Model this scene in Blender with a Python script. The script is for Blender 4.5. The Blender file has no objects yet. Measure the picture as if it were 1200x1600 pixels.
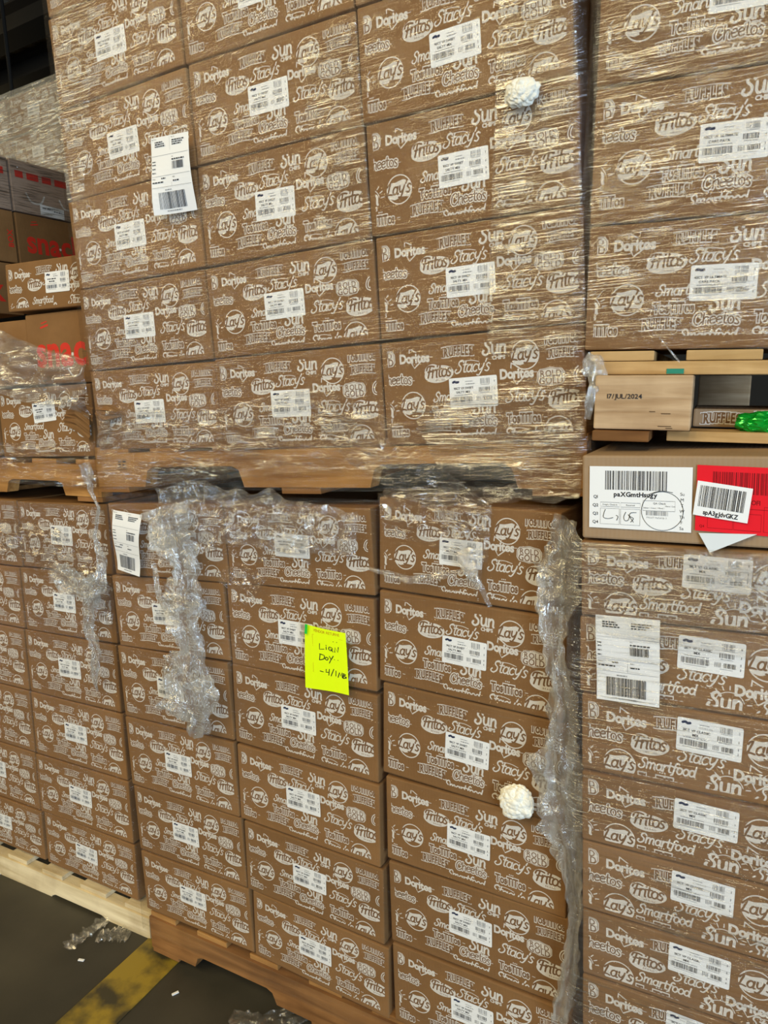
import bpy, bmesh, math, random
import numpy as np
from mathutils import Matrix, Vector, noise
random.seed(7)
C = bpy.context.scene.collection
SC = bpy.context.scene

# ------------------------------------------------------------------ camera, world, lamps, exposure
F_PX, PITCH, ROLL = 1141.25, 0.1627, -0.0424      # focal length in pixels of the 1200x1600 frame
CAM_Z, WYAW = 1.545, 0.5308
def rz(a): c, s = math.cos(a), math.sin(a); return np.array([[c,-s,0],[s,c,0],[0,0,1.]])
def rx(a): c, s = math.cos(a), math.sin(a); return np.array([[1.,0,0],[0,c,-s],[0,s,c]])
def ry(a): c, s = math.cos(a), math.sin(a); return np.array([[c,0,s],[0,1.,0],[-s,0,c]])
cd = bpy.data.cameras.new('camera'); cam = bpy.data.objects.new('camera', cd); C.objects.link(cam)
cd.sensor_fit = 'VERTICAL'; cd.sensor_height = 36.0; cd.lens = 36.0 * F_PX / 1600.0
cd.clip_start = 0.02; cd.clip_end = 200
_c, _s = math.cos(ROLL), math.sin(ROLL)
_A = rx(PITCH) @ rz(-WYAW)                        # world -> (right, forward, up)
_right = _c*_A[0] + _s*_A[2]; _up = -_s*_A[0] + _c*_A[2]; _fwd = _A[1]
_M = Matrix(((_right[0],_up[0],-_fwd[0],0),(_right[1],_up[1],-_fwd[1],0),(_right[2],_up[2],-_fwd[2],CAM_Z),(0,0,0,1)))
cam.matrix_world = _M
SC.camera = cam
SC.view_settings.view_transform = 'Standard'; SC.view_settings.look = 'None'
SC.view_settings.exposure = -0.4; SC.view_settings.gamma = 1.0; SC.view_settings.use_curve_mapping = False
SC.cycles.transparent_max_bounces = 24; SC.cycles.max_bounces = 8
w = bpy.data.worlds.new('world'); SC.world = w; w.use_nodes = True
w.node_tree.nodes['Background'].inputs[0].default_value = (0.80, 0.86, 1.0, 1)
w.node_tree.nodes['Background'].inputs[1].default_value = 0.05

def area(name, loc, size, energy, color, target=None, sy=None):
    l = bpy.data.lights.new(name, 'AREA'); l.energy = energy; l.color = color
    l.shape = 'RECTANGLE'; l.size = size; l.size_y = sy or size
    o = bpy.data.objects.new(name, l); C.objects.link(o); o.location = loc
    d = Vector(target) - Vector(loc) if target else Vector((0,0,-1))
    o.rotation_euler = d.to_track_quat('-Z', 'Y').to_euler(); return o
WARM = (1.0, 0.81, 0.45)
# high bay lamps over the aisle behind and beside the camera
for (lx, ly, le) in ((-6.2,-2.9,200),(-10.8,-6.0,190),(-2.2,-7.0,190),(-1.1,-2.7,100),(-5.3,-7.0,150),(-3.0,-3.2,110),(1.4,-7.0,190),(0.9,-3.0,120),(-12.5,-2.5,190)):
    area('high_bay_lamp_light', (lx, ly, 5.4), 0.7, le, WARM, None, 2.4)
# uplights added to brighten the roof deck, mostly away from the lamps
for (lx, ly) in ((-6.2,-2.9),(-9.5,4.0),(-12.5,8.0),(-2.2,-6.0)):
    o = area('roof_deck_fill_light', (lx, ly, 5.45), 0.7, 45, WARM, (lx, ly, 9), 2.4)
# daylight from the open dock door behind the camera
area('dock_and_fill_light', (4.6,-3.2,1.7), 2.2, 520, (0.60,0.79,1.0), (-0.6,1.2,0.7), 2.8)

area('dock_and_fill_light', (-9.0,-6.5,1.6), 2.6, 110, (0.60,0.80,1.0), (-1.8,1.2,0.6), 2.6)  # added cool fill that turns the labels bluish, not a known door

# ------------------------------------------------------------------ poses of the stacks (front planes)
def mat4(R, t):
    M = Matrix.Identity(4)
    for i in range(3):
        for j in range(3): M[i][j] = R[i][j]
        M[i][3] = t[i]
    return M
class Pose:
    def __init__(s, yaw, lean, inp, loc):
        s.R = rz(yaw) @ rx(lean) @ ry(inp); s.t = np.array(loc); s.M = mat4(s.R, loc)
    def uv(s, px, py, off=0.0):                   # where the sight line of a point meets the plane
        X, Y = px-600, py-800
        u = _c*X + _s*Y; v = -_s*X + _c*Y
        d = _A.T @ np.array([u/F_PX, 1, -v/F_PX])
        o = np.array([0,0,CAM_Z]); n = s.R[:,1]; t0 = s.t - n*off
        k = (n @ (t0-o))/(n @ d); q = s.R.T @ (o + d*k - s.t); return q[0], q[2]
    def w(s, u, v, off=0.0): return Vector(s.R @ np.array([u,-off,v]) + s.t)
    def P(s, px, py, off=0.0):
        u, v = s.uv(px, py, off); return s.w(u, v, off)
POSE = dict(
 L =Pose(0.0, -0.0112, -0.0109, (-0.9651, 1.2401, 0.7258)),
 U =Pose(0.0517, 0.0120, -0.0181, (-0.9426, 1.2454, 1.8330)),
 LL=Pose(0.0319, -0.0243, 0.0100, (-2.0470, 1.3034, 1.2726)),
 RU=Pose(0.1094, 0.0018, 0.0443, (-0.3176, 1.2560, 2.0035)),
 RL=Pose(0.0255, 0.0115, 0.0009, (-0.3156, 1.1649, 1.2964)))

# ------------------------------------------------------------------ materials
def new_mat(name):
    m = bpy.data.materials.new(name); m.use_nodes = True; nt = m.node_tree
    return m, nt, nt.nodes['Principled BSDF']
def N(nt, typ, **kw):
    n = nt.nodes.new(typ)
    for k, v in kw.items(): setattr(n, k, v)
    return n
def mapped(nt, scale, coord='Object'):
    tc = N(nt, 'ShaderNodeTexCoord'); mp = N(nt, 'ShaderNodeMapping'); mp.inputs['Scale'].default_value = scale
    nt.links.new(tc.outputs[coord], mp.inputs['Vector']); return mp.outputs[0]
def simple(name, col, rough=0.6, spec=0.3, metal=0.0):
    m, nt, b = new_mat(name)
    b.inputs['Base Color'].default_value = (*col, 1); b.inputs['Roughness'].default_value = rough
    b.inputs['Specular IOR Level'].default_value = spec; b.inputs['Metallic'].default_value = metal
    return m
def ramp_col(nt, fac, c0, c1, p0=0.3, p1=0.7):
    r = N(nt, 'ShaderNodeValToRGB'); r.color_ramp.elements[0].color = (*c0,1); r.color_ramp.elements[1].color = (*c1,1)
    r.color_ramp.elements[0].position = p0; r.color_ramp.elements[1].position = p1
    nt.links.new(fac, r.inputs[0]); return r.outputs[0]
def cardboard(name, c0, c1):
    m, nt, b = new_mat(name)
    n1 = N(nt, 'ShaderNodeTexNoise'); n1.inputs['Scale'].default_value = 1.0; n1.inputs['Detail'].default_value = 4
    nt.links.new(mapped(nt, (9, 9, 14)), n1.inputs['Vector'])
    col = ramp_col(nt, n1.outputs['Fac'], c0, c1)
    oi = N(nt, 'ShaderNodeObjectInfo'); hs = N(nt, 'ShaderNodeHueSaturation')
    mr = N(nt, 'ShaderNodeMapRange'); mr.inputs['To Min'].default_value = 0.90; mr.inputs['To Max'].default_value = 1.08
    nt.links.new(oi.outputs['Random'], mr.inputs['Value']); nt.links.new(mr.outputs[0], hs.inputs['Value'])
    nt.links.new(col, hs.inputs['Color']); nt.links.new(hs.outputs[0], b.inputs['Base Color'])
    b.inputs['Roughness'].default_value = 0.7; b.inputs['Specular IOR Level'].default_value = 0.2
    wv = N(nt, 'ShaderNodeTexWave'); wv.bands_direction = 'X'; wv.inputs['Scale'].default_value = 45; wv.inputs['Distortion'].default_value = 0.3
    nt.links.new(mapped(nt, (1,1,1)), wv.inputs['Vector'])
    n2 = N(nt, 'ShaderNodeTexNoise'); n2.inputs['Scale'].default_value = 25; nt.links.new(mapped(nt, (1,1,1)), n2.inputs['Vector'])
    ad = N(nt, 'ShaderNodeMath', operation='ADD'); nt.links.new(n2.outputs['Fac'], ad.inputs[0])
    ml = N(nt, 'ShaderNodeMath', operation='MULTIPLY'); ml.inputs[1].default_value = 0.12
    nt.links.new(wv.outputs['Fac'], ml.inputs[0]); nt.links.new(ml.outputs[0], ad.inputs[1])
    bp = N(nt, 'ShaderNodeBump'); bp.inputs['Strength'].default_value = 0.35; bp.inputs['Distance'].default_value = 0.004
    nt.links.new(ad.outputs[0], bp.inputs['Height']); nt.links.new(bp.outputs[0], b.inputs['Normal'])
    return m
KRAFT = cardboard('kraft_cardboard', (0.205,0.102,0.036), (0.255,0.130,0.048))
KRAFT_IN = cardboard('kraft_between_ink', (0.170,0.088,0.038), (0.205,0.108,0.047))
KRAFT_DULL = cardboard('plain_grey_cardboard', (0.30,0.20,0.115), (0.35,0.24,0.145))
INK = simple('white_flexo_ink', (0.67,0.63,0.58), 0.5, 0.3)
SEAM = simple('cardboard_cut_edge', (0.10,0.055,0.025), 0.9, 0.1)
PAPER = simple('label_paper', (0.86,0.87,0.88), 0.45, 0.4)
BLACK = simple('label_ink_black', (0.03,0.03,0.035), 0.6, 0.2)
GREY = simple('label_ink_grey', (0.25,0.26,0.28), 0.6, 0.2)
NAVY = simple('label_ink_navy', (0.02,0.03,0.08), 0.6, 0.2)
REDLAB = simple('red_label_paper', (0.80,0.012,0.025), 0.35, 0.5)
DARKRED = simple('red_label_ink', (0.22,0.004,0.008), 0.5, 0.3)
REDINK = simple('red_print_ink', (0.62,0.035,0.018), 0.6, 0.2)
NEON = simple('neon_yellow_paper', (0.78,1.0,0.005), 0.5, 0.3)
NEONINK = simple('orange_note_ink', (0.55,0.30,0.01), 0.6, 0.2)
GREENBAG = simple('green_foil', (0.0,0.38,0.03), 0.18, 0.8, 0.4)
GREENTAG = simple('green_tape', (0.02,0.55,0.05), 0.4, 0.4)
def wood(name, c0, c1, axis='X', rough=0.75):
    m, nt, b = new_mat(name)
    sc = {'X':(2,26,26),'Y':(26,2,26),'E':(3,3,42)}[axis]
    n1 = N(nt, 'ShaderNodeTexNoise'); n1.inputs['Scale'].default_value = 1.5; n1.inputs['Detail'].default_value = 6; n1.inputs['Distortion'].default_value = 0.6
    nt.links.new(mapped(nt, sc), n1.inputs['Vector'])
    n2 = N(nt, 'ShaderNodeTexNoise'); n2.inputs['Scale'].default_value = 7; n2.inputs['Detail'].default_value = 5
    nt.links.new(mapped(nt, (1,1,1)), n2.inputs['Vector'])
    col = ramp_col(nt, n1.outputs['Fac'], c0, c1, 0.32, 0.66)
    mx = N(nt, 'ShaderNodeMixRGB', blend_type='MULTIPLY'); mx.inputs[0].default_value = 0.55
    st = ramp_col(nt, n2.outputs['Fac'], (0.45,0.36,0.28), (1,1,1), 0.3, 0.55)
    nt.links.new(col, mx.inputs[1]); nt.links.new(st, mx.inputs[2]); nt.links.new(mx.outputs[0], b.inputs['Base Color'])
    b.inputs['Roughness'].default_value = rough; b.inputs['Specular IOR Level'].default_value = 0.25
    bp = N(nt, 'ShaderNodeBump'); bp.inputs['Strength'].default_value = 0.5; bp.inputs['Distance'].default_value = 0.003
    nt.links.new(n1.outputs['Fac'], bp.inputs['Height']); nt.links.new(bp.outputs[0], b.inputs['Normal'])
    return m
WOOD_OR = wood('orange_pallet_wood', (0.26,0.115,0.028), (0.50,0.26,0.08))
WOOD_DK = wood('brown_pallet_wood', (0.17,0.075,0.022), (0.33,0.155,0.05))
WOOD_PALE = wood('pale_pallet_wood', (0.62,0.50,0.29), (0.86,0.74,0.50))
WOOD_BLOCK = wood('block_wood', (0.42,0.27,0.14), (0.64,0.46,0.28), 'E')
WOOD_YEL = wood('yellow_pine_wood', (0.42,0.25,0.09), (0.64,0.42,0.19))

def film_mat(name, streak=(3,3,150), gloss=0.16, rough=0.12, haze=0.03, bump=0.5, dist=0.004, hazecol=(0.85,0.82,0.75), patch=3.0, warp=0.0, base=0.08, fres=0.06, pmin=0.25):
    m = bpy.data.materials.new(name); m.use_nodes = True; nt = m.node_tree; nt.nodes.clear()
    out = N(nt, 'ShaderNodeOutputMaterial'); tr = N(nt, 'ShaderNodeBsdfTransparent'); gl = N(nt, 'ShaderNodeBsdfGlossy')
    df = N(nt, 'ShaderNodeBsdfDiffuse'); df.inputs['Color'].default_value = (*hazecol,1)
    gl.inputs['Roughness'].default_value = rough; gl.inputs['Color'].default_value = (1,1,1,1)
    tr.inputs['Color'].default_value = (0.965,0.96,0.95,1)
    vec = mapped(nt, streak)
    n1 = N(nt, 'ShaderNodeTexNoise'); n1.inputs['Scale'].default_value = 1; n1.inputs['Detail'].default_value = 5; n1.inputs['Roughness'].default_value = 0.65; n1.inputs['Distortion'].default_value = warp
    nt.links.new(vec, n1.inputs['Vector'])
    bp = N(nt, 'ShaderNodeBump'); bp.inputs['Strength'].default_value = bump; bp.inputs['Distance'].default_value = dist
    nt.links.new(n1.outputs['Fac'], bp.inputs['Height'])
    nt.links.new(bp.outputs[0], gl.inputs['Normal'])
    # patchy contact and haze of the film layers
    n2 = N(nt, 'ShaderNodeTexNoise'); n2.inputs['Scale'].default_value = patch; n2.inputs['Detail'].default_value = 3
    nt.links.new(mapped(nt, (1,1,2.2)), n2.inputs['Vector'])
    mr = N(nt, 'ShaderNodeMapRange'); mr.inputs['From Min'].default_value = 0.36; mr.inputs['From Max'].default_value = 0.66
    mr.inputs['To Min'].default_value = gloss*pmin; mr.inputs['To Max'].default_value = gloss*1.6
    nt.links.new(n2.outputs['Fac'], mr.inputs['Value'])
    # creases of the film: a streak mask puts the glints into the gloss factor
    n3 = N(nt, 'ShaderNodeTexNoise'); n3.inputs['Scale'].default_value = 1; n3.inputs['Detail'].default_value = 4; n3.inputs['Roughness'].default_value = 0.7; n3.inputs['Distortion'].default_value = warp
    mp3 = mapped(nt, tuple(q*1.7 for q in streak)); nt.links.new(mp3, n3.inputs['Vector'])
    cr = N(nt, 'ShaderNodeMapRange'); cr.inputs['From Min'].default_value = 0.50; cr.inputs['From Max'].default_value = 0.66
    cr.inputs['To Min'].default_value = base; cr.inputs['To Max'].default_value = 1.0
    nt.links.new(n3.outputs['Fac'], cr.inputs['Value'])
    ml = N(nt, 'ShaderNodeMath', operation='MULTIPLY'); nt.links.new(mr.outputs[0], ml.inputs[0]); nt.links.new(cr.outputs[0], ml.inputs[1])
    lw = N(nt, 'ShaderNodeLayerWeight'); lw.inputs['Blend'].default_value = 0.25
    nt.links.new(bp.outputs[0], lw.inputs['Normal'])
    mm = N(nt, 'ShaderNodeMath', operation='MULTIPLY_ADD'); mm.inputs[1].default_value = fres; mm.use_clamp = True
    nt.links.new(lw.outputs['Fresnel'], mm.inputs[0]); nt.links.new(ml.outputs[0], mm.inputs[2])
    m1 = N(nt, 'ShaderNodeMixShader'); m1.inputs[0].default_value = haze
    hz = N(nt, 'ShaderNodeMapRange'); hz.inputs['To Min'].default_value = haze*0.3; hz.inputs['To Max'].default_value = haze*1.7
    hz.inputs['From Min'].default_value = 0.35; hz.inputs['From Max'].default_value = 0.65
    nt.links.new(n1.outputs['Fac'], hz.inputs['Value']); nt.links.new(hz.outputs[0], m1.inputs[0])
    nt.links.new(tr.outputs[0], m1.inputs[1]); nt.links.new(df.outputs[0], m1.inputs[2])
    m2 = N(nt, 'ShaderNodeMixShader'); nt.links.new(mm.outputs[0], m2.inputs[0])
    nt.links.new(m1.outputs[0], m2.inputs[1]); nt.links.new(gl.outputs[0], m2.inputs[2])
    nt.links.new(m2.outputs[0], out.inputs['Surface']); return m
FILM_U = film_mat('stretch_film_tight', (6,6,230), 0.22, 0.09, 0.012, 1.0, 0.0019, patch=3.5)
FILM_GLINT = film_mat('stretch_film_glint_boost', (5,5,210), 1.0, 0.13, 0.015, 1.0, 0.0027, patch=6, base=.05, pmin=.38)  # reflectivity raised to strengthen the glints
FILM_MID = film_mat('stretch_film_glint_soft', (5,5,210), 0.65, 0.12, 0.012, 1.0, 0.0025, patch=6, base=.04, pmin=.12)
FILM_FAR = film_mat('stretch_film_distant', (4,4,60), 0.9, 0.2, 0.25, 1.0, 0.006, (0.8,0.76,0.66), patch=4, base=.1, pmin=.5)
FILM_COVER = film_mat('stretch_film_bunched_cover', (10,10,60), 0.9, 0.12, 0.16, 1.0, 0.006, (0.8,0.78,0.72), warp=1.0, patch=7, base=.08, pmin=.4)
FILM_L = film_mat('stretch_film_thin', (5,5,130), 0.12, 0.10, 0.006, 1.0, 0.0028)
FILM_R = film_mat('stretch_film_many_layers', (4,4,170), 0.50, 0.11, 0.03, 1.0, 0.0034, (0.80,0.80,0.80))
FILM_DRAPE = film_mat('stretch_film_loose', (12,12,70), 0.55, 0.09, 0.02, 1.0, 0.0048, warp=1.2, patch=9)
FILM_CRUMP = film_mat('stretch_film_crumpled', (45,45,45), 0.45, 0.10, 0.08, 1.0, 0.006, (0.80,0.79,0.76), warp=1.5, patch=25, base=.25)
FILM_BUND = film_mat('stretch_film_bunched', (90,90,12), 0.50, 0.12, 0.14, 1.0, 0.008, (0.78,0.77,0.73), warp=0.8, patch=20, base=.25)

# ------------------------------------------------------------------ object helpers
def tag(o, label=None, cat=None, group=None, kind=None):
    if label: o['label'] = label
    if cat: o['category'] = cat
    if group: o['group'] = group
    if kind: o['kind'] = kind
    return o
def link(name, me, parent=None, M=None):
    o = bpy.data.objects.new(name, me); C.objects.link(o)
    if parent: o.parent = parent
    if M is not None: o.matrix_world = M if not parent else o.matrix_world
    return o
def empty(name, M):
    o = bpy.data.objects.new(name, None); C.objects.link(o); o.matrix_world = M; o.empty_display_size = 0.05; return o

class MB:
    """collects polygons with material slots"""
    def __init__(s): s.v = []; s.f = []; s.m = []; s.mats = []
    def slot(s, mat):
        if mat not in s.mats: s.mats.append(mat)
        return s.mats.index(mat)
    def add(s, vs, fs, mat):
        b = len(s.v); s.v += [tuple(x) for x in vs]; k = s.slot(mat)
        for f in fs: s.f.append([i+b for i in f]); s.m.append(k)
    def mesh(s, name, smooth=False):
        me = bpy.data.meshes.new(name); me.from_pydata(s.v, [], s.f)
        for m in s.mats: me.materials.append(m)
        me.polygons.foreach_set('material_index', s.m)
        if smooth: me.polygons.foreach_set('use_smooth', [True]*len(s.f))
        me.update(); return me
    def box(s, c, d, mat, bev=0.0):
        bm = bmesh.new(); bmesh.ops.create_cube(bm, size=1)
        for v in bm.verts: v.co = Vector((v.co.x*d[0]+c[0], v.co.y*d[1]+c[1], v.co.z*d[2]+c[2]))
        if bev: bmesh.ops.bevel(bm, geom=bm.edges[:], offset=bev, segments=2, affect='EDGES', profile=0.6)
        s.addbm(bm, mat)
    def addbm(s, bm, mat):
        bm.verts.ensure_lookup_table(); bm.verts.index_update()
        s.add([v.co[:] for v in bm.verts], [[v.index for v in f.verts] for f in bm.faces], mat); bm.free()

# ------------------------------------------------------------------ flat artwork: (x right, y down, millimetres) on layers
class Art:
    def __init__(s, origin='tl'): s.p = []            # (pts2d, faces, layer, mat)
    def poly(s, pts, lay, mat): s.p.append((list(pts), [list(range(len(pts)))], lay, mat))
    def rect(s, x0, y0, x1, y1, lay, mat): s.poly([(x0,y0),(x0,y1),(x1,y1),(x1,y0)], lay, mat)
    def ell(s, cx, cy, a, b, lay, mat, ang=0, n=28):
        ca, sa = math.cos(ang), math.sin(ang); P = []
        for i in range(n):
            t = -2*math.pi*i/n; x, y = a*math.cos(t), b*math.sin(t); P.append((cx+x*ca-y*sa, cy+x*sa+y*ca))
        s.poly(P, lay, mat)
    def line(s, pts, wd, lay, mat, closed=False, cap=True):
        n = len(pts); V = []; Fc = []
        for i in range(n):
            a = pts[(i-1) % n] if (closed or i > 0) else pts[i]; b = pts[(i+1) % n] if (closed or i < n-1) else pts[i]
            dx, dy = b[0]-a[0], b[1]-a[1]; l = math.hypot(dx, dy) or 1e-6
            nx, ny = -dy/l*wd/2, dx/l*wd/2
            V += [(pts[i][0]+nx, pts[i][1]+ny), (pts[i][0]-nx, pts[i][1]-ny)]
        for i in range(n if closed else n-1):
            j = (i+1) % n; Fc.append([2*i, 2*i+1, 2*j+1, 2*j])
        s.p.append((V, Fc, lay, mat))
        if cap and not closed:
            for q in (pts[0], pts[-1]): s.ell(q[0], q[1], wd/2, wd/2, lay+.03, mat, 0, 8)
    def ring(s, cx, cy, r, wd, lay, mat, a0=0, a1=360, n=28):
        full = abs(a1-a0) >= 360
        m = n if full else n+1
        s.line([(cx+r*math.cos(math.radians(a0+(a1-a0)*i/n)), cy+r*math.sin(math.radians(a0+(a1-a0)*i/n))) for i in range(m)], wd, lay, mat, closed=full)
    def clip(s, x0, y0, x1, y1):
        out = []
        for pts, fs, lay, mat in s.p:
            if all(x0 <= x <= x1 and y0 <= y <= y1 for x, y in pts): out.append((pts, fs, lay, mat)); continue
            bm = bmesh.new(); vs = [bm.verts.new((x, y, 0)) for x, y in pts]
            for f in fs:
                try: bm.faces.new([vs[i] for i in f])
                except ValueError: pass
            for co, no in (((x0,0,0),(-1,0,0)),((x1,0,0),(1,0,0)),((0,y0,0),(0,-1,0)),((0,y1,0),(0,1,0))):
                bmesh.ops.bisect_plane(bm, geom=bm.verts[:]+bm.edges[:]+bm.faces[:], dist=1e-5, plane_co=co, plane_no=no, clear_outer=True)
            if bm.faces:
                bm.verts.ensure_lookup_table(); bm.verts.index_update()
                out.append(([(v.co.x, v.co.y) for v in bm.verts], [[v.index for v in f.verts] for f in bm.faces], lay, mat))
            bm.free()
        s.p = out; return s
    def put(s, mb, W, H, base=0.0, step=0.00022, y0=0.0):
        for i, (pts, fs, lay, mat) in enumerate(s.p):
            mb.add([(x/1000-W/2, y0-base-step*(lay+(i % 11)*.07), H-y/1000) for x, y in pts], fs, mat)
    def move(s, dx, dy, ang=0, sc=1):
        ca, sa = math.cos(ang)*sc, math.sin(ang)*sc
        s.p = [([(x*ca-y*sa+dx, x*sa+y*ca+dy) for x, y in pts], fs, lay, mat) for pts, fs, lay, mat in s.p]; return s
    def merge(s, o): s.p += o.p

def smooth(pts, k=4):
    if len(pts) < 3: return pts
    out = []; P = [pts[0]] + list(pts) + [pts[-1]]
    for i in range(1, len(P)-2):
        p0, p1, p2, p3 = P[i-1], P[i], P[i+1], P[i+2]
        for j in range(k):
            t = j/k
            out.append(tuple(0.5*((2*p1[a])+(-p0[a]+p2[a])*t+(2*p0[a]-5*p1[a]+4*p2[a]-p3[a])*t*t+(-p0[a]+3*p1[a]-3*p2[a]+p3[a])*t**3) for a in (0,1)))
    out.append(pts[-1]); return out

# brush lettering: glyph strokes, y up, x height .66, cap height 1
def _o(cx, cy, a, b, n=10, s=60, sweep=360): return [(cx+a*math.cos(math.radians(s+sweep*i/n)), cy+b*math.sin(math.radians(s+sweep*i/n))) for i in range(n+1)]
G = {
 'a': (.60, [_o(.25,.32,.21,.30), [(.47,.62),(.46,.2),(.5,.02),(.6,.03)]]),
 'c': (.50, [_o(.26,.32,.22,.30,8,45,275)]),
 'd': (.62, [_o(.25,.32,.21,.30), [(.5,1.0),(.48,.5),(.48,.1),(.54,.0)]]),
 'e': (.52, [[(.08,.34),(.42,.40),(.42,.56),(.26,.64),(.08,.5),(.05,.25),(.2,.02),(.46,.12)]]),
 'f': (.42, [[(.52,.92),(.38,1.02),(.24,.85),(.2,.4),(.14,-.1),(.02,-.22)],[(.04,.6),(.42,.62)]]),
 'h': (.58, [[(.08,1.0),(.08,0)],[(.08,.4),(.28,.64),(.46,.52),(.46,.1),(.52,0)]]),
 'i': (.24, [[(.1,.64),(.1,.08),(.16,0)],[(.11,.88),(.12,.9)]]),
 'j': (.24, [[(.1,.64),(.1,-.2),(-.1,-.25)]]),
 'k': (.5, [[(.08,1.0),(.08,0)],[(.42,.62),(.1,.3),(.45,0)]]),
 'm': (.86, [[(.06,.64),(.06,0)],[(.06,.4),(.22,.64),(.38,.5),(.38,0)],[(.38,.4),(.54,.64),(.7,.52),(.7,.1),(.78,0)]]),
 'n': (.58, [[(.08,.64),(.08,0)],[(.08,.4),(.28,.64),(.46,.52),(.46,.1),(.52,0)]]),
 'o': (.55, [_o(.27,.32,.22,.31)]),
 'r': (.42, [[(.08,.64),(.08,0)],[(.08,.36),(.22,.62),(.4,.58)]]),
 's': (.46, [[(.38,.56),(.22,.66),(.08,.52),(.2,.36),(.36,.2),(.26,0),(.04,.06)]]),
 't': (.40, [[(.18,.95),(.15,.4),(.2,.05),(.36,.04)],[(.0,.64),(.38,.66)]]),
 'u': (.60, [[(.06,.64),(.06,.2),(.2,0),(.4,.1),(.46,.3)],[(.47,.64),(.47,.1),(.56,.0)]]),
 'y': (.58, [[(.06,.64),(.08,.3),(.22,.12),(.42,.3)],[(.5,.64),(.42,.1),(.26,-.28),(.06,-.26)]]),
 "'": (.16, [[(.1,1.0),(.05,.76)]]),
 'C': (.72, [[(.64,.8),(.5,1.0),(.22,.92),(.04,.5),(.14,.1),(.42,-.02),(.68,.2)],[(.64,.8),(.56,.62)]]),
 'F': (.58, [[(.0,.66),(.08,.92),(.4,.98),(.72,.9)],[(.34,.95),(.28,.5),(.2,.02)],[(.14,.5),(.5,.54)]]),
 'L': (.62, [[(.04,.72),(.14,.9),(.3,.98),(.22,.5),(.14,.04)],[(.0,.02),(.3,.1),(.6,.02)]]),
 'S': (.66, [[(.62,.82),(.46,1.02),(.22,.92),(.2,.68),(.46,.44),(.46,.12),(.2,-.06),(-.04,.1),(.04,.28)]]),
 'D': (.66, [[(.1,.95),(.1,.0)],[(.1,.95),(.4,.9),(.6,.5),(.4,.05),(.1,.0)]]),
 '/': (.34, [[(.3,1.0),(.02,-.05)]]), '-': (.34, [[(.04,.35),(.3,.36)]]), ' ': (.3, []),
 '4': (.5, [[(.08,.9),(.04,.45),(.44,.47)],[(.42,.95),(.34,0)]]), '1': (.25, [[(.14,.95),(.08,0)]]),
 'Q': (.6, [_o(.28,.5,.24,.42), [(.3,.2),(.55,-.05)]]), 'N': (.6, [[(.06,0),(.1,.95),(.46,.05),(.52,.98)]]),
 'M': (.7, [[(.02,0),(.14,.9),(.3,.3),(.46,.92),(.5,.0)]]), 'B': (.6, [[(.1,.0),(.14,.95)],[(.12,.93),(.42,.85),(.4,.6),(.16,.5),(.46,.4),(.42,.05),(.08,.02)]]),
 'O': (.7, [_o(.32,.48,.28,.46)]), 'Y': (.55, [[(.02,.95),(.22,.5),(.46,.98)],[(.22,.5),(.16,-.1)]]),
}
def brush_layout(txt, size, cx, cy, slant=.22, arch=0.0, rise=0.0, track=.05):
    W = sum(G[c][0]+track for c in txt)-track
    S = []; x = -W/2
    for c in txt:
        adv, st = G[c]
        for q in st:
            P = []
            for (a, b) in (smooth(q, 3) if len(q) > 2 else q):
                X = (x+a+slant*(b-.35)); Y = b-.35+arch*(1-(2*X/W)**2)+rise*X/W
                P.append((cx+X*size, cy-Y*size))
            S.append(P)
        x += adv+track
    return S
def brush(art, txt, size, cx, cy, wd, mat, lay, halo=0, halomat=None, halolay=0, **kw):
    S = brush_layout(txt, size, cx, cy, **kw)
    if halo:
        for P in S: art.line(P, wd+2*halo, halolay, halomat)
    for P in S: art.line(P, wd, lay+.5, mat)

# plain lettering from Blender's built-in font
_glyphs = {}
def glyph(ch, off):
    key = (ch, round(off, 3))
    if key not in _glyphs:
        cu = bpy.data.curves.new('t', 'FONT'); cu.body = ch; cu.size = 1.0; cu.offset = off; cu.resolution_u = 3; cu.fill_mode = 'FRONT'
        ob = bpy.data.objects.new('t', cu); C.objects.link(ob)
        bpy.context.view_layer.update()
        me = ob.evaluated_get(bpy.context.evaluated_depsgraph_get()).to_mesh()
        vs = [(v.co.x, v.co.y) for v in me.vertices]; fs = [list(p.vertices) for p in me.polygons]
        # the built-in font: a flat outline; drop anything without area
        _glyphs[key] = (vs, fs, (min(v[0] for v in vs), max(v[0] for v in vs)) if vs else (0, .3))
        bpy.data.objects.remove(ob); bpy.data.curves.remove(cu)
    return _glyphs[key]
def sans(art, txt, size, cx, cy, mat, lay, off=0.0, track=.08, sx=1.0, arch=0.0, slant=0.0, halo=0, halomat=None, halolay=0, align='c', rise=0.0):
    ws = []
    for ch in txt:
        if ch == ' ': ws.append((0, .28)); continue
        ws.append(glyph(ch, 0.0)[2])
    W = sum(b-a+track for a, b in ws)-track; x = {'c':-W/2, 'l':0, 'r':-W}[align]
    for ch, (a, b) in zip(txt, ws):
        if ch != ' ':
            mid = x+(b-a)/2; up = arch*(1-(2*mid/max(W,.01))**2)+rise*mid/max(W,.01)
            for o_, m_, l_ in (((off+halo, halomat, halolay),) if halo else ())+((off, mat, lay),):
                vs, fs, _ = glyph(ch, o_)
                art.p.append(([(cx+((x-a+vx)+slant*(vy-.35))*size*sx, cy-(vy-.35+up)*size) for vx, vy in vs], fs, l_, m_))
        x += b-a+track
def barcode(art, x0, y0, x1, y1, mat, lay, n=34, seed=1):
    r = random.Random(seed); ws = [r.choice((1,1,2,2,3)) for _ in range(2*n)]; k = (x1-x0)/sum(ws); x = x0
    for i, q in enumerate(ws):
        if i % 2 == 0: art.rect(x, y0, x+q*k, y1, lay, mat)
        x += q*k
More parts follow.
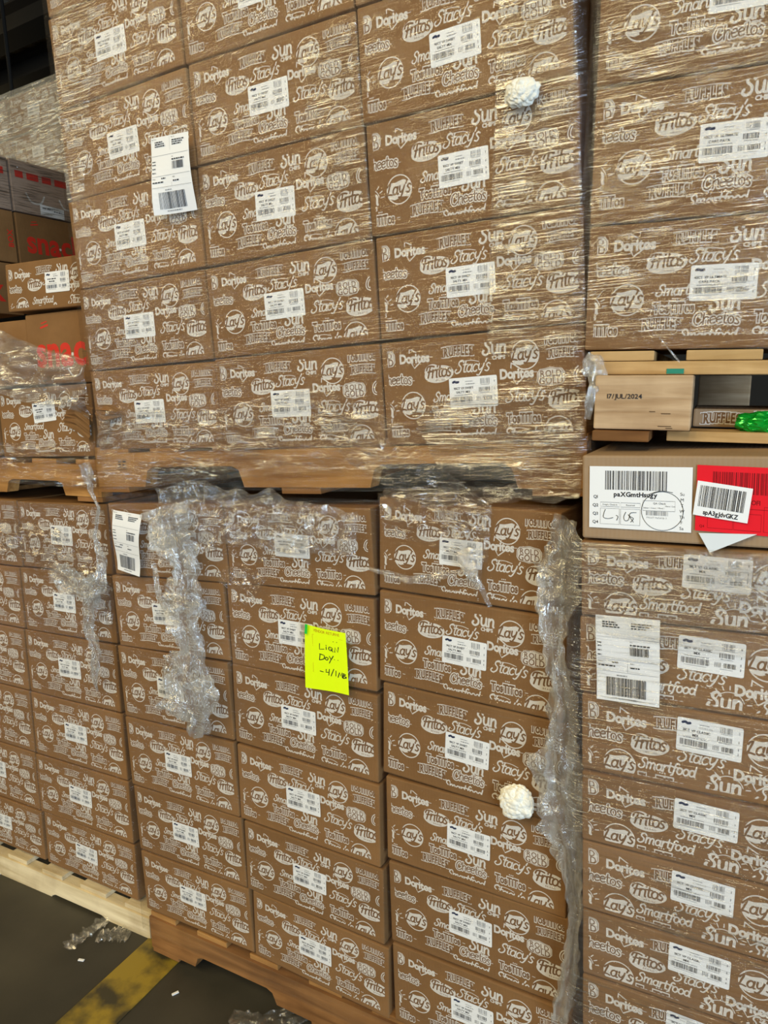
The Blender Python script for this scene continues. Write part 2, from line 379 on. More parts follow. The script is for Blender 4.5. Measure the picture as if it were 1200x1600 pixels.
def fineprint(art, x0, y, x1, h, mat, lay, seed=1):
    r = random.Random(seed); x = x0
    while x < x1:
        q = r.uniform(.8, 3.0)*h; art.rect(x, y, min(x+q, x1), y+h, lay, mat); x += q+h*.6

# ------------------------------------------------------------------ the brand marks printed on the cartons
K1, K2 = 1, 2
def a_lays(A, x, y, r=26):
    r *= .94
    A.ring(x, y, r, 2.1, K1, INK)
    A.poly([(x-r*.96,y-r*.02),(x-r*.86,y-r*.52),(x-r*.3,y-r*.50),(x+r*.35,y-r*.66),(x+r*.95,y-r*.45),(x+r*1.0,y+r*.15),(x+r*.86,y+r*.58),(x+r*.2,y+r*.52),(x-r*.4,y+r*.70),(x-r*.9,y+r*.56)], K1+.2, INK)
    brush(A, "Lay's", r*.84, x-r*.04, y+r*.02, r*.125, KRAFT_IN, K2, slant=.2, track=.0, rise=.10)
def a_doritos(A, x, y, w=74):
    w *= .93
    s = w/3.7
    A.poly([(x-w*.19,y-s*.55),(x-w*.17,y-s*1.2),(x+w*.10,y-s*.62),(x+w*.04,y-s*.60),(x-w*.145,y-s*1.0),(x-w*.155,y-s*.55)], K1, INK)
    A.line([(x-w*.12,y+s*.45),(x-w*.02,y+s*1.15),(x+w*.34,y+s*.10)], 2.4, K1, INK, cap=False)
    sans(A, 'Doritos', s*1.45, x, y, INK, K2, off=.045, track=.06, sx=.86)
    A.line([(x+w*.53,y),(x+w*.62,y)], 1.2, K1, INK)
def a_ruffles(A, x, y, w=76):
    w *= .93
    s = w/4.3
    n = len(A.p)
    sans(A, 'RUFFLES', s*1.48, x, y, KRAFT_IN, K2, off=.040, track=.15, sx=.60, arch=.09, halo=.082, halomat=INK, halolay=K1)
    h = s*.55                                    # slab feet and heads of the letters
    for k in range(7):
        xx = x+(k-3)*w*.142; up = s*.10*(1-((k-3)/3.0)**2)*1.5
        A.rect(xx-w*.055, y-h-up-.2, xx+w*.035, y-h-up+1.3, K2, KRAFT_IN); A.rect(xx-w*.055, y+h-up-1.1, xx+w*.03, y+h-up+.3, K2, KRAFT_IN)
        A.rect(xx-w*.072, y-h-up-1.7, xx+w*.055, y-h-up+1.3, K1-.2, INK); A.rect(xx-w*.072, y+h-up-1.1, xx+w*.05, y+h-up+1.8, K1-.2, INK)
def a_sun(A, x, y, w=50, chips=True, rays=False):
    w *= .93
    s = w/1.75
    brush(A, 'Sun', s*.98, x, y, s*.17, INK, K2, slant=.05, track=.02)
    if chips: sans(A, 'CHIPS', s*.40, x+w*.16, y+s*.62, INK, K2, off=.045, track=.1)
    if rays:
        A.ring(x+w*.12, y+s*.05, s*.80, 1.5, K1, INK, 200, 345, 16)
        for k in range(9):
            t = math.radians(188+k*20.5); A.line([(x+w*.12+s*.95*math.cos(t), y+s*.05+s*.95*math.sin(t)), (x+w*.12+s*1.18*math.cos(t), y+s*.05+s*1.18*math.sin(t))], 1.8, K1, INK)
def a_tostitos(A, x, y, w=80):
    w *= .93
    s = w/4.1
    sans(A, 'TosTiTos', s*1.45, x, y, KRAFT_IN, K2, off=.035, track=.06, sx=.66, halo=.082, halomat=INK, halolay=K1)
    for dx in (-.05,.0,.05): A.ell(x+w*dx+w*.03, y-s*.86, 1.3, 1.3, K1, INK, 0, 8)
    A.line([(x+w*.54,y),(x+w*.62,y)], 1.2, K1, INK)
def a_cheetos(A, x, y, w=68):
    w *= .93
    s = w/3.1
    brush(A, 'Cheetos', s*.94, x, y, s*.105, KRAFT_IN, K2, halo=2.1, halomat=INK, halolay=K1, slant=.05, track=-.02, arch=.10)
    A.line([(x+w*.55,y),(x+w*.64,y)], 1.2, K1, INK)
def a_stacys(A, x, y, w=78):
    w *= .93
    s = w/3.1
    brush(A, "Stacy's", s*1.0, x, y, s*.118, INK, K2, slant=.30, track=-.03)
    A.line(smooth([(x-w*.38,y-s*.55),(x-w*.05,y-s*.62),(x+w*.18,y-s*.46)], 4), 1.3, K1, INK)
def a_fritos(A, x, y, w=66):
    w *= .93
    A.ell(x, y+w*.02, w*.50, w*.26, K1, INK, -.10)
    A.ell(x-w*.24, y-w*.10, w*.25, w*.19, K1+.1, INK, -.3)
    brush(A, 'Fritos', w*.36, x+w*.0, y-w*.02, w*.052, KRAFT_IN, K2, slant=.15, track=-.05, rise=.10)
    sans(A, 'BRAND', w*.07, x+w*.04, y+w*.20, KRAFT_IN, K2, off=0.01, track=.35)
def a_rold(A, x, y, w=58):
    w *= .93
    h = w*.66
    pts = [(-.5,-.2),(-.40,-.40),(-.18,-.44),(0,-.5),(.18,-.44),(.40,-.40),(.5,-.2),(.5,.2),(.40,.40),(.18,.44),(0,.5),(-.18,.44),(-.40,.40),(-.5,.2)]
    A.poly([(x+a*w, y+b*h) for a, b in pts][::-1], K1, INK)
    A.line([(x+a*w*.92, y+b*h*.90) for a, b in pts], .9, K2, KRAFT_IN, closed=True)
    sans(A, 'ROLD', h*.46, x, y-h*.17, KRAFT_IN, K2, off=.012, track=.13, sx=.9)
    sans(A, 'GOLD', h*.52, x, y+h*.19, KRAFT_IN, K2, off=.015, track=.13, sx=.86)
def a_smart(A, x, y, w=96):
    w *= .93
    brush(A, 'Smartfood', w/4.55, x, y, w/4.55*.15, INK, K2, slant=.2, track=-.02)

def art_sweet():
    A = Art()
    a_rold(A, 3, 32); a_doritos(A, 72, 34, 66); a_ruffles(A, 163, 29, 74); a_sun(A, 236, 30, 46); a_lays(A, 293, 45, 27)
    a_tostitos(A, 358, 20, 76); a_ruffles(A, 362, 47, 64)
    a_cheetos(A, 30, 76, 66); a_fritos(A, 122, 66); a_stacys(A, 192, 60, 72); a_doritos(A, 276, 76, 66); a_rold(A, 339, 86, 55); a_cheetos(A, 419, 88, 74)
    a_sun(A, -5, 134, 50, True, True); a_lays(A, 64, 123, 27); a_smart(A, 152, 112, 84); a_stacys(A, 292, 118, 76); a_fritos(A, 366, 126, 72)
    a_tostitos(A, 136, 138, 74); a_sun(A, 212, 136, 44); a_tostitos(A, 286, 156, 76); a_lays(A, 350, 181, 27); a_lays(A, 410, 172, 18)
    a_tostitos(A, 20, 172, 74); a_ruffles(A, 119, 165, 74); a_cheetos(A, 201, 161, 66); a_smart(A, 190, 185, 84); a_stacys(A, 282, 187, 74)
    return A.clip(13, 17, 389, 184)
def art_classic(H=135):
    A = Art()
    a_rold(A, 2, 27); a_doritos(A, 74, 33, 66); a_ruffles(A, 152, 30, 76)
    a_cheetos(A, 32, 68, 70); a_fritos(A, 112, 71, 66); a_stacys(A, 192, 79, 72); a_lays(A, 282, 46, 28); a_rold(A, 352, 34, 54)
    a_sun(A, -6, 112, 48, False, True); a_lays(A, 64, 113, 27); a_smart(A, 140, 105, 88); a_doritos(A, 272, 93, 70); a_fritos(A, 344, 88, 66); a_cheetos(A, 419, 66, 70)
    a_tostitos(A, 130, 131, 84); a_sun(A, 226, 118, 50, True, True); a_stacys(A, 310, 121, 78); a_ruffles(A, 385, 118, 70)
    return A.clip(11, 12, 389, H-9)
def art_short():
    A = art_sweet(); return A.clip(13, 17, 389, 126)

# ------------------------------------------------------------------ barcode labels
def label_art(t1, t2, oz, seed=1):
    A = Art()
    W, H, r = 96, 56, 3
    pts = []
    for cx, cy, a0 in ((W-r, r, -90),(W-r, H-r, 0),(r, H-r, 90),(r, r, 180)):
        for k in range(4):
            t = math.radians(a0+30*k); pts.append((cx+r*math.cos(t), cy+r*math.sin(t)))
    A.poly(pts[::-1], 0, PAPER)
    A.line(smooth([(8,8),(12,6.5),(15,8.5),(19,7.5)], 3), 4.2, 1, NAVY)
    fineprint(A, 33, 7, 48, 1.3, GREY, 1, seed+3)
    if oz: sans(A, oz, 4.0, 43, 12.5, GREY, 1, off=0.005)
    else: fineprint(A, 34, 11.5, 52, 2.0, GREY, 1, seed+7)
    if t1:
        sans(A, t1, 5.6, 29, 19.5, BLACK, 1, off=.03, sx=.95); sans(A, t2, 5.6, 28, 26.5, BLACK, 1, off=.03)
    else:
        fineprint(A, 10, 18, 44, 3.2, BLACK, 1, seed+8); fineprint(A, 16, 24.5, 40, 3.2, BLACK, 1, seed+9)
    fineprint(A, 10, 31, 46, 1.4, GREY, 1, seed+4)
    barcode(A, 5, 35, 47, 45, BLACK, 1, 30, seed)
    fineprint(A, 10, 47, 42, 1.0, GREY, 1, seed+5)
    barcode(A, 63, 4, 82, 14, GREY, 1, 14, seed+1); fineprint(A, 64, 15, 81, 1.0, GREY, 1, seed+6)
    barcode(A, 60, 20, 82, 28, BLACK, 1, 15, seed+2); fineprint(A, 62, 29.5, 80, 1.3, GREY, 1, seed+1)
    barcode(A, 54, 36, 64, 44, GREY, 1, 8, seed+2); barcode(A, 67, 36, 85, 44, BLACK, 1, 17, seed+5)
    fineprint(A, 62, 46, 80, 1.0, GREY, 1, seed+2)
    for yy in (8, 22, 34, 42): A.rect(90, yy, 91.4, yy+4, 1, GREY)
    return A
def label_mesh(name, A):
    mb = MB(); B = Art(); B.p = [([(x-48, y) for x, y in p], f, l, m) for p, f, l, m in A.p]
    B.put(mb, 0.0, 0.056, 0.0, 0.00014); return mb.mesh(name)
LAB_SWEET = label_mesh('label_sweet', label_art('90CT VP SWEET', 'SALTY MIX', '', 11))
LAB_CLASSIC = label_mesh('label_classic', label_art('21CT VP CLASSIC', 'MIX', '1CT/19.5 OZ', 21))
LAB_CARE = label_mesh('label_care', label_art('40CT VP ULTIMATE', 'CARE PACK', '1CT/56.25 OZ', 31))
LAB_PLAIN = label_mesh('label_plain', label_art('', '', '', 41))

# ------------------------------------------------------------------ cartons
def carton_shell(mb, W, H, D, mat):
    bm = bmesh.new(); bmesh.ops.create_cube(bm, size=1)
    for v in bm.verts: v.co = Vector((v.co.x*W, v.co.y*D+D/2, v.co.z*H+H/2))
    bmesh.ops.bevel(bm, geom=bm.edges[:], offset=0.0035, segments=2, affect='EDGES', profile=0.5)
    mb.addbm(bm, mat)
def carton_mesh(name, W, H, D, art, mat=None):
    mb = MB(); carton_shell(mb, W, H, D, mat or KRAFT)
    # folded flap line along the top and along the bottom of the face, tape-free glued flaps
    if art: art.put(mb, W, H, 0.0001, 0.00008)
    return mb.mesh(name)
CART_SWEET = carton_mesh('carton_sweet', .400, .198, .33, art_sweet())
CART_CLASSIC = carton_mesh('carton_classic', .400, .135, .33, art_classic())
CART_CARE = carton_mesh('carton_care', .400, .205, .33, art_sweet())
CART_SHORT = carton_mesh('carton_short', .400, .135, .33, art_short())

# ------------------------------------------------------------------ structure: floor, ceiling
def fl(px, py, z=0.0):                            # sight line meets the floor
    X, Y = px-600, py-800; u = _c*X + _s*Y; v = -_s*X + _c*Y
    d = _A.T @ np.array([u/F_PX, 1, -v/F_PX]); k = (z-CAM_Z)/d[2]; return Vector((d[0]*k, d[1]*k, z))
m, nt, b = new_mat('sealed_concrete')
n1 = N(nt,'ShaderNodeTexNoise'); n1.inputs['Scale'].default_value = 2.2; n1.inputs['Detail'].default_value = 8; nt.links.new(mapped(nt,(1,1,1)), n1.inputs['Vector'])
nt.links.new(ramp_col(nt, n1.outputs['Fac'], (0.022,0.020,0.014), (0.062,0.055,0.038)), b.inputs['Base Color'])
n2 = N(nt,'ShaderNodeTexNoise'); n2.inputs['Scale'].default_value = 5; n2.inputs['Detail'].default_value = 6; nt.links.new(mapped(nt,(1,1,1)), n2.inputs['Vector'])
mr = N(nt,'ShaderNodeMapRange'); mr.inputs['To Min'].default_value = .35; mr.inputs['To Max'].default_value = .75
nt.links.new(n2.outputs['Fac'], mr.inputs['Value']); nt.links.new(mr.outputs[0], b.inputs['Roughness'])
bp = N(nt,'ShaderNodeBump'); bp.inputs['Strength'].default_value = .25; bp.inputs['Distance'].default_value = .01
nt.links.new(n2.outputs['Fac'], bp.inputs['Height']); nt.links.new(bp.outputs[0], b.inputs['Normal'])
CONC = m
mb = MB(); mb.box((-7,2,-.05),(30.2,24.2,.1), CONC); tag(link('floor', mb.mesh('floor')), kind='structure')

m, nt, b = new_mat('worn_yellow_paint')
n1 = N(nt,'ShaderNodeTexNoise'); n1.inputs['Scale'].default_value = 9; n1.inputs['Detail'].default_value = 8; nt.links.new(mapped(nt,(1,1,1)), n1.inputs['Vector'])
nt.links.new(ramp_col(nt, n1.outputs['Fac'], (0.045,0.038,0.018), (0.30,0.21,0.022), .40, .56), b.inputs['Base Color'])
b.inputs['Roughness'].default_value = .45
STRIPE = m
a0, a1, a2, a3 = fl(207,1490), fl(283,1500), fl(195,1600), fl(75,1600)
dirv = ((a2-a1)+(a3-a0)).normalized(); wv_ = Vector((-dirv.y, dirv.x, 0)); cen = (a0+a1)/2; hw = abs((a1-a0).dot(wv_))/2
P0 = cen - dirv*.35; P1 = cen + dirv*6
mb = MB(); top = [P0-wv_*hw, P0+wv_*hw, P1+wv_*hw, P1-wv_*hw]
mb.add([(p.x,p.y,.0004) for p in top]+[(p.x,p.y,.0022) for p in top], [[4,5,6,7],[0,1,5,4],[1,2,6,5],[2,3,7,6],[3,0,4,7]], STRIPE)
tag(link('trim_1', mb.mesh('trim_1')), kind='structure')

m, nt, b = new_mat('corrugated_roof_deck')
b.inputs['Base Color'].default_value = (0.30,0.27,0.21,1); b.inputs['Roughness'].default_value = .55; DECK = m
mb = MB(); k = 0; zc = 6.2
x = -22.0; prof = []
while x < 8:
    prof += [(x, zc), (x+.10, zc), (x+.14, zc+.05), (x+.26, zc+.05)]; x += .30
V = []; Fc = []
for i, (px_, pz_) in enumerate(prof): V += [(px_,-10,pz_),(px_,14,pz_)]
for i in range(len(prof)-1): Fc.append([2*i,2*i+1,2*i+3,2*i+2])
V2 = [(a,b_,c+.25) for a,b_,c in V]; n0 = len(V)
mb.add(V, Fc, DECK); mb.add([(-22,-10,zc+.1),(8,-10,zc+.1),(8,14,zc+.1),(-22,14,zc+.1)], [[0,1,2,3]], DECK)
tag(link('ceiling', mb.mesh('ceiling')), kind='structure')
WALLM = simple('painted_block_wall', (0.10,0.095,0.085), .8, .2)
for nm, c_, d_ in (('wall_back', (-7,14.05,3.1), (30.2,.1,6.2)), ('wall_left', (-22.05,2,3.1), (.1,24,6.2)), ('wall_right', (8.05,2,3.1), (.1,24,6.2)), ('wall_front', (-7,-10.05,3.1), (30.2,.1,6.2))):
    mb = MB(); mb.box(c_, d_, WALLM); tag(link(nm, mb.mesh(nm)), kind='structure')
STEEL = simple('dark_painted_steel', (0.035,0.032,0.028), .6, .3)
def ceilray(px, py, z):
    X, Y = px-600, py-800; u = _c*X + _s*Y; v = -_s*X + _c*Y
    d = _A.T @ np.array([u/F_PX, 1, -v/F_PX]); k = (z-CAM_Z)/d[2]; return Vector((d[0]*k, d[1]*k, z))
for i, (px_, py_) in enumerate(((40,52),(-10,150))):
    p = ceilray(px_, py_, 5.9)
    mb = MB(); mb.box((-7, p.y, 6.05), (30, .03, .30), STEEL); mb.box((-7, p.y, 5.9), (30, .34, .03), STEEL); mb.box((-7, p.y, 6.17), (30, .34, .02), STEEL)
    tag(link('trim_%d' % (2+i), mb.mesh('roof_beam')), kind='structure')
p = ceilray(12, 78, 5.9); p.y -= .3
for k, (px_, py_) in enumerate(((8,60),)):
    mb = MB(); q = ceilray(12, 85, 5.2)
    bm = bmesh.new(); bmesh.ops.create_cone(bm, cap_ends=True, segments=8, radius1=.02, radius2=.02, depth=2.2)
    for v in bm.verts: v.co = Vector((v.co.x+q.x, v.co.y+q.y, v.co.z+5.1))
    mb.addbm(bm, STEEL)
    tag(link('drop_rod', mb.mesh('drop_rod'), None), 'thin dark steel rod hanging from the roof deck at far left', 'rod')

# ------------------------------------------------------------------ cartons in their stacks
ORD = ['top','second','third','fourth','fifth','sixth','seventh','eighth','ninth']
def fit_box(pose, TL, TR, BL, BR):
    x0 = (TL[0]+BL[0])/2; x1 = (TR[0]+BR[0])/2; z1 = (TL[1]+TR[1])/2; z0 = (BL[1]+BR[1])/2
    ang = (math.atan2(TR[1]-TL[1], TR[0]-TL[0])+math.atan2(BR[1]-BL[1], BR[0]-BL[0]))/2
    return (x0+x1)/2, z0, z1, x1-x0, ang
def put_carton(pose, cx, z0, z1, wd, ang, mesh, H, label, group, lab=None, labpos=(192,100), labrot=0.0, dy=0.0, gap=.0035, name='snack_carton', W0=.4):
    M = pose.M @ Matrix.Translation((cx, dy, z0+gap/2)) @ Matrix.Rotation(-ang, 4, 'Y') @ Matrix.Diagonal(((wd-gap)/W0, 1, (z1-z0-gap)/H, 1))
    o = link(name, mesh, None, M); tag(o, label, 'carton', group)
    if lab:
        l = bpy.data.objects.new('barcode_label', lab); C.objects.link(l); l.parent = o
        l.matrix_basis = Matrix.Translation(((labpos[0]-200)/1000, -.0014, H-labpos[1]/1000-.028)) @ Matrix.Rotation(math.radians(labrot), 4, 'Y')
    return o
rnd = random.Random(3)
def column(pose, left, right, vs, mesh, H, lab, labpos, stackname, group, order, dys=None, tot=None, **kw):
    """left / right: dict seam -> (u, v) local corner; vs: rows"""
    for j in vs:
        cx, z0, z1, wd, ang = fit_box(pose, left[j], right[j], left[j+1], right[j+1])
        put_carton(pose, cx, z0, z1, wd, ang, mesh, H, order(j), group, lab, (labpos[0]+rnd.uniform(-4,4), labpos[1]+rnd.uniform(-3,3)), rnd.uniform(-1.6,1.6), dy=rnd.uniform(.0,.004), **kw)
def seams(pose, pts, ucol, h, vtop, v0, v1):
    d = {j: pose.uv(*q) for j, q in pts.items()}
    for j in range(v0, v1+1):
        if j not in d:
            near = min(d, key=lambda k: abs(k-j)) if d else None
            d[j] = (d[near][0], d[near][1]-(j-near)*h) if near is not None else (ucol, vtop-j*h)
    # keep every row close to its true height
    return d
PL = POSE['L']
LAl = seams(PL, {0:(172,784),1:(175,899),2:(184,1009),3:(193,1118),4:(207,1226),5:(217,1328),6:(230,1421)}, 0, .198, 0, 0, 6)
LBl = seams(PL, {0:(352,788),1:(354,911),2:(356,1035),3:(366,1160),4:(374,1279),5:(388,1390),6:(398,1492)}, 0, .198, 0, 0, 6)
LBr = seams(PL, {0:(582,793),1:(585,933),2:(586,1087),3:(590,1227),4:(594,1358),5:(603,1480),6:(608,1597)}, 0, .198, 0, 0, 6)
LCl = seams(PL, {0:(586,776),1:(587,919),2:(589,1064),3:(597,1207),4:(603,1345),5:(610,1471)}, 0, .198, 0, 0, 6)
LCr = seams(PL, {0:(865,799),1:(877,967),2:(884,1131),3:(880,1294),4:(888,1437),5:(893,1582)}, 0, .198, 0, 0, 6)
for nm, lf, rt in (('left', LAl, LBl), ('middle', LBl, LBr), ('right', LCl, LCr)):
    column(PL, lf, rt, range(6), CART_SWEET, .198, LAB_SWEET, (193,97), '', 'cartons of the lower centre stack',
           lambda j, nm=nm: 'brown snack carton, %s from the top in the %s column of the lower centre stack' % (ORD[j] if j else 'first', nm))
PU = POSE['U']
UAl = seams(PU, {0:(75,30),1:(92,173),2:(107,317),3:(122,452),4:(137,582),5:(153,702)}, 0, .198, 0, -1, 5)
UBl = seams(PU, {1:(288,102),2:(308,258),3:(319,420),4:(334,561),5:(347,703)}, 0, .198, 0, -1, 5)
UCl = seams(PU, {1:(553,12),2:(566,196),3:(580,370),4:(597,534),5:(600,698)}, 0, .198, 0, -1, 5)
UCr = seams(PU, {2:(898,115),3:(915,318),4:(913,503),5:(920,687)}, 0, .198, 0, 0, 5)
for nm, lf, rt, rows in (('left', UAl, UBl, range(-1,5)), ('middle', UBl, UCl, range(-1,5)), ('right', UCl, UCr, range(0,5))):
    column(PU, lf, rt, rows, CART_SWEET, .198, LAB_SWEET, (192,104), '', 'cartons of the upper centre stack',
           lambda j, nm=nm: 'brown snack carton, %s from the bottom in the %s column of the upper centre stack' % (ORD[4-j] if j < 4 else 'first', nm))
PLL = POSE['LL']
M1l = seams(PLL, {0:(28,781),1:(33,887),2:(38,983),3:(47,1080),4:(55,1177),5:(63,1268),6:(75,1347)}, 0, .198, 0, 0, 6)
M1r = seams(PLL, {0:(166,789),1:(177,899),2:(181,1008),3:(190,1116),4:(201,1222),5:(209,1320),6:(214,1412)}, 0, .198, 0, 0, 6)
M0l = {j: (u-.402, v-.001) for j, (u, v) in M1l.items()}
for nm, lf, rt in (('cut off at the left edge', M0l, {j:(u-.004, v) for j,(u,v) in M1l.items()}), ('fully in view', M1l, M1r)):
    column(PLL, lf, rt, range(6), CART_SWEET, .198, LAB_SWEET, (193,97), '', 'cartons of the lower left stack',
           lambda j, nm=nm: 'snack carton %s, row %s of the lower left stack' % (nm, ['one','two','three','four','five','six'][j]))
PR = POSE['RL']
RLl = seams(PR, {0:(910,843),1:(902,962),2:(905,1082),3:(908,1203),4:(907,1312),5:(908,1420),6:(908,1522)}, 0, .135, 0, 0, 7)
for j in range(7):
    u, v = RLl[j]; u2, v2 = RLl[j+1]
    put_carton(PR, (u+u2)/2+.2, v2, v, .4, 0, CART_CLASSIC, .135, 'flat snack carton, %s from the top of the flat cartons in the lower right stack' % (ORD[j] if j else 'first'),
        'flat cartons of the lower right stack', LAB_CLASSIC, (198-(j-3)*2, 42), 2.0, dy=rnd.uniform(0,.004))
PRU = POSE['RU']
RUl = seams(PRU, {0:(930,138),1:(920,353),2:(912,549)}, 0, .205, 0, -1, 2)
for j in range(-1, 2):
    u, v = RUl[j]; u2, v2 = RUl[j+1]
    put_carton(PRU, (u+u2)/2+.2, v2, v, .4, 0, CART_CARE, .205, ['large snack carton at the top of the upper right stack, cut by the frame','large snack carton, middle one of three in the upper right stack','large snack carton resting on the upper right wooden pallet'][j+1],
        'large cartons of the upper right stack', LAB_CARE, (206,101), 0.5, dy=rnd.uniform(0,.003))
# plain carton carrying the receiving labels, on top of the flat cartons
mb = MB(); carton_shell(mb, .42, .137, .5, KRAFT_DULL)
pc_z0 = RLl[0][1]+.001
PLAIN = put_carton(PR, .003+.21, pc_z0, pc_z0+.138, .4235, 0, mb.mesh('plain_carton'), .137, 'plain grey-brown carton with white and red receiving labels, on the lower right stack', None, None, name='plain_carton', W0=.42)

# ------------------------------------------------------------------ pallets
def stringer_profile(u0, u1, z0, z1, notches, nh):
    P = [(u0,z1),(u0,z0)]
    for a, b_ in notches: P += [(a,z0),(a+.012,z0+nh*.8),(a+.03,z0+nh),(b_-.03,z0+nh),(b_-.012,z0+nh*.8),(b_,z0)]
    return P + [(u1,z0),(u1,z1)]
def slab(mb, P, y0, y1, mat):
    bm = bmesh.new(); f = bm.faces.new([bm.verts.new((a, y0, b_)) for a, b_ in P])
    r = bmesh.ops.extrude_face_region(bm, geom=[f]); 
    for v in [e for e in r['geom'] if isinstance(e, bmesh.types.BMVert)]: v.co.y = y1
    bmesh.ops.recalc_face_normals(bm, faces=bm.faces[:])
    mb.addbm(bm, mat)
def part_mesh(name, fn, root, mat=None, label=None):
    mb = MB(); fn(mb); o = link(name, mb.mesh(name), root); o.matrix_basis = Matrix.Identity(4)
    if label: o['label'] = label
    return o
def pallet(pose, u0, u1, ztop, height, label, m_str, m_top, m_bot, notches, depth=1.0, y0=0.0, tb=.015, boards=7, bw=.10, nh=.036, seed=1, group='wooden pallets under the stacks', dz=0):
    root = empty('wooden_pallet', pose.M @ Matrix.Translation(((u0+u1)/2, y0, ztop-height))); tag(root, label, 'pallet', group)
    r = random.Random(seed); L = u1-u0; a, b_ = -L/2, L/2
    for k, yy in enumerate((0.0, depth/2-.019, depth-.038)):
        part_mesh('stringer', lambda mb: slab(mb, stringer_profile(a, b_, tb, height-tb, [(q-(u0+u1)/2, w_-(u0+u1)/2) for q, w_ in notches], nh), yy, yy+.038, m_str), root)
    for k in range(boards):
        bx = a+bw/2+(L-bw)*k/(boards-1)+ (r.uniform(-.012,.012) if 0 < k < boards-1 else 0); ww = bw*r.uniform(.9,1.15)
        part_mesh('deck_board', lambda mb: mb.box((bx, depth/2+.003, height-tb/2), (ww, depth-r.uniform(.0,.008), tb-.001), m_top, .0015), root)
    for k in (0, 2, 3, 4, 6):
        bx = a+bw/2+(L-bw)*k/6.0
        if any(q-(u0+u1)/2-.03 < bx < w_-(u0+u1)/2+.03 for q, w_ in notches): continue
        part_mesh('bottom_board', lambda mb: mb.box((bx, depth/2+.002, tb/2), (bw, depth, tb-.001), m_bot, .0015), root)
    return root
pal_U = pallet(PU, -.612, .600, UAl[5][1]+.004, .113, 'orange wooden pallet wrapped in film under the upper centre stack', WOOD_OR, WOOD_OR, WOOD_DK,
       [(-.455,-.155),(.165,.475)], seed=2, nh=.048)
# stamp on the upper pallet's stringer
A = Art(); A.rect(0,0,12,1.2,1,BLACK); A.rect(0,24,12,25.2,1,BLACK); A.rect(0,0,1,25,1,BLACK); A.rect(14,0,15,25,1,BLACK); A.rect(26,0,27,25,1,BLACK); A.rect(14,0,27,1,1,BLACK); A.rect(14,24,27,25,1,BLACK)
for yy in (4,10,16): fineprint(A, 2, yy, 11, 3.4, BLACK, 1, yy)
for yy in (3,11,18): fineprint(A, 16, yy, 25, 4.2, BLACK, 1, yy+3)
mb = MB(); A.put(mb, 0, .03, .0005)
o = link('heat_treatment_stamp', mb.mesh('stamp'), pal_U); o.matrix_basis = Matrix.Translation((-.530, 0, .052)); o['label'] = 'black square stamp'
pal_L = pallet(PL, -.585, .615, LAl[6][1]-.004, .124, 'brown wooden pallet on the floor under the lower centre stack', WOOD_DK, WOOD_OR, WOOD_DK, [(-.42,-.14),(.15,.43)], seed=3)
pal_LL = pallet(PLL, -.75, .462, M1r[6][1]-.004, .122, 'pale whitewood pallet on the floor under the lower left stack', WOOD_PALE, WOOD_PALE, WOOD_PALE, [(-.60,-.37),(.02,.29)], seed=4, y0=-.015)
pal_LU = pallet(PLL, -.80, .385, .128, .118, 'orange wooden pallet at far left, on top of the lower left stack', WOOD_OR, WOOD_OR, WOOD_DK, [(-.62,-.34),(-.02,.24)], seed=5, nh=.04)

# what carries the right stack, just below the lower edge of the photograph
zb_ = RLl[7][1]+PR.t[2]; hh_ = (zb_-.118)/2
for k in range(2):
    put_carton(PR, .203, RLl[7][1]-hh_*(k+1), RLl[7][1]-hh_*k, .4, 0, CART_CLASSIC, .135, 'flat snack carton of the lower right stack below the frame, %s above the pallet' % ('directly' if k else 'second'), 'flat cartons of the lower right stack', LAB_CLASSIC, (197, 42), 2.0)
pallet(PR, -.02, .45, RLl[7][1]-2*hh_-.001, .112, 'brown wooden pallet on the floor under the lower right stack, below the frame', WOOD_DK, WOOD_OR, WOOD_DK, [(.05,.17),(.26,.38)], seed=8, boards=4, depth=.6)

# block pallet of the right stack
rb = RUl[2][1]                                     # carton underside
root = empty('wooden_pallet', PRU.M @ Matrix.Translation((.2, 0, rb-.145))); tag(root, 'block pallet with a dated end block under the upper right stack', 'pallet', 'wooden pallets under the stacks')
def L2(px, py, off=0):                             # pixel -> root-local x, z
    u, v = PRU.uv(px, py, off); return u-.2, v-(rb-.145)
zt = .145
for (xa, xb) in ((922,1022),(1072,1192),(1240,1340)):
    a, _ = L2(xa, 560); b_, _ = L2(xb, 560)
    part_mesh('deck_board', lambda mb: mb.box(((a+b_)/2, .5, zt-.0085), (b_-a, 1.0, .016), WOOD_YEL, .002), root)
part_mesh('lead_board', lambda mb: mb.box((.212+L2(928,580)[0], .045, zt-.017-.011), (.42, .09, .0215), WOOD_YEL, .002), root, label='yellow pine board with a green paint mark')
part_mesh('lead_board', lambda mb: mb.box((.0, .50, zt-.017-.011), (.42, .09, .0215), WOOD_YEL, .002), root)
xa, zb = L2(926, 692, .03); xb, zb2 = L2(1083, 607, .03)
bx0, bx1 = xa, xb
blk = part_mesh('block', lambda mb: mb.box(((bx0+bx1)/2, .032, (zt-.039+.018)/2), (bx1-bx0, .13, zt-.039-.018-.001), WOOD_BLOCK, .003), root, label='sawn block with a printed date on its end')
A = Art(); sans(A, '17/JUL/2024', 10.5, 0, 10, BLACK, 1, off=.012, track=.08, sx=1.05, align='l')
mb = MB(); A.put(mb, 0, .0, 0)
d_ = link('printed_date', mb.mesh('printed_date'), blk); d_.matrix_basis = Matrix.Translation((bx0+.020, -.0338, zt-.039-.024))
for xx, yy, l in ((66,34,9),(84,37,14),(80,57,20),(92,60,10)):
    part_mesh('wood_crack', lambda mb: mb.box((bx0+.020+(xx+l/2)/1000, -.0334, zt-.039-.024-yy/1000), (l/1000, .0006, .0011), SEAM), blk)
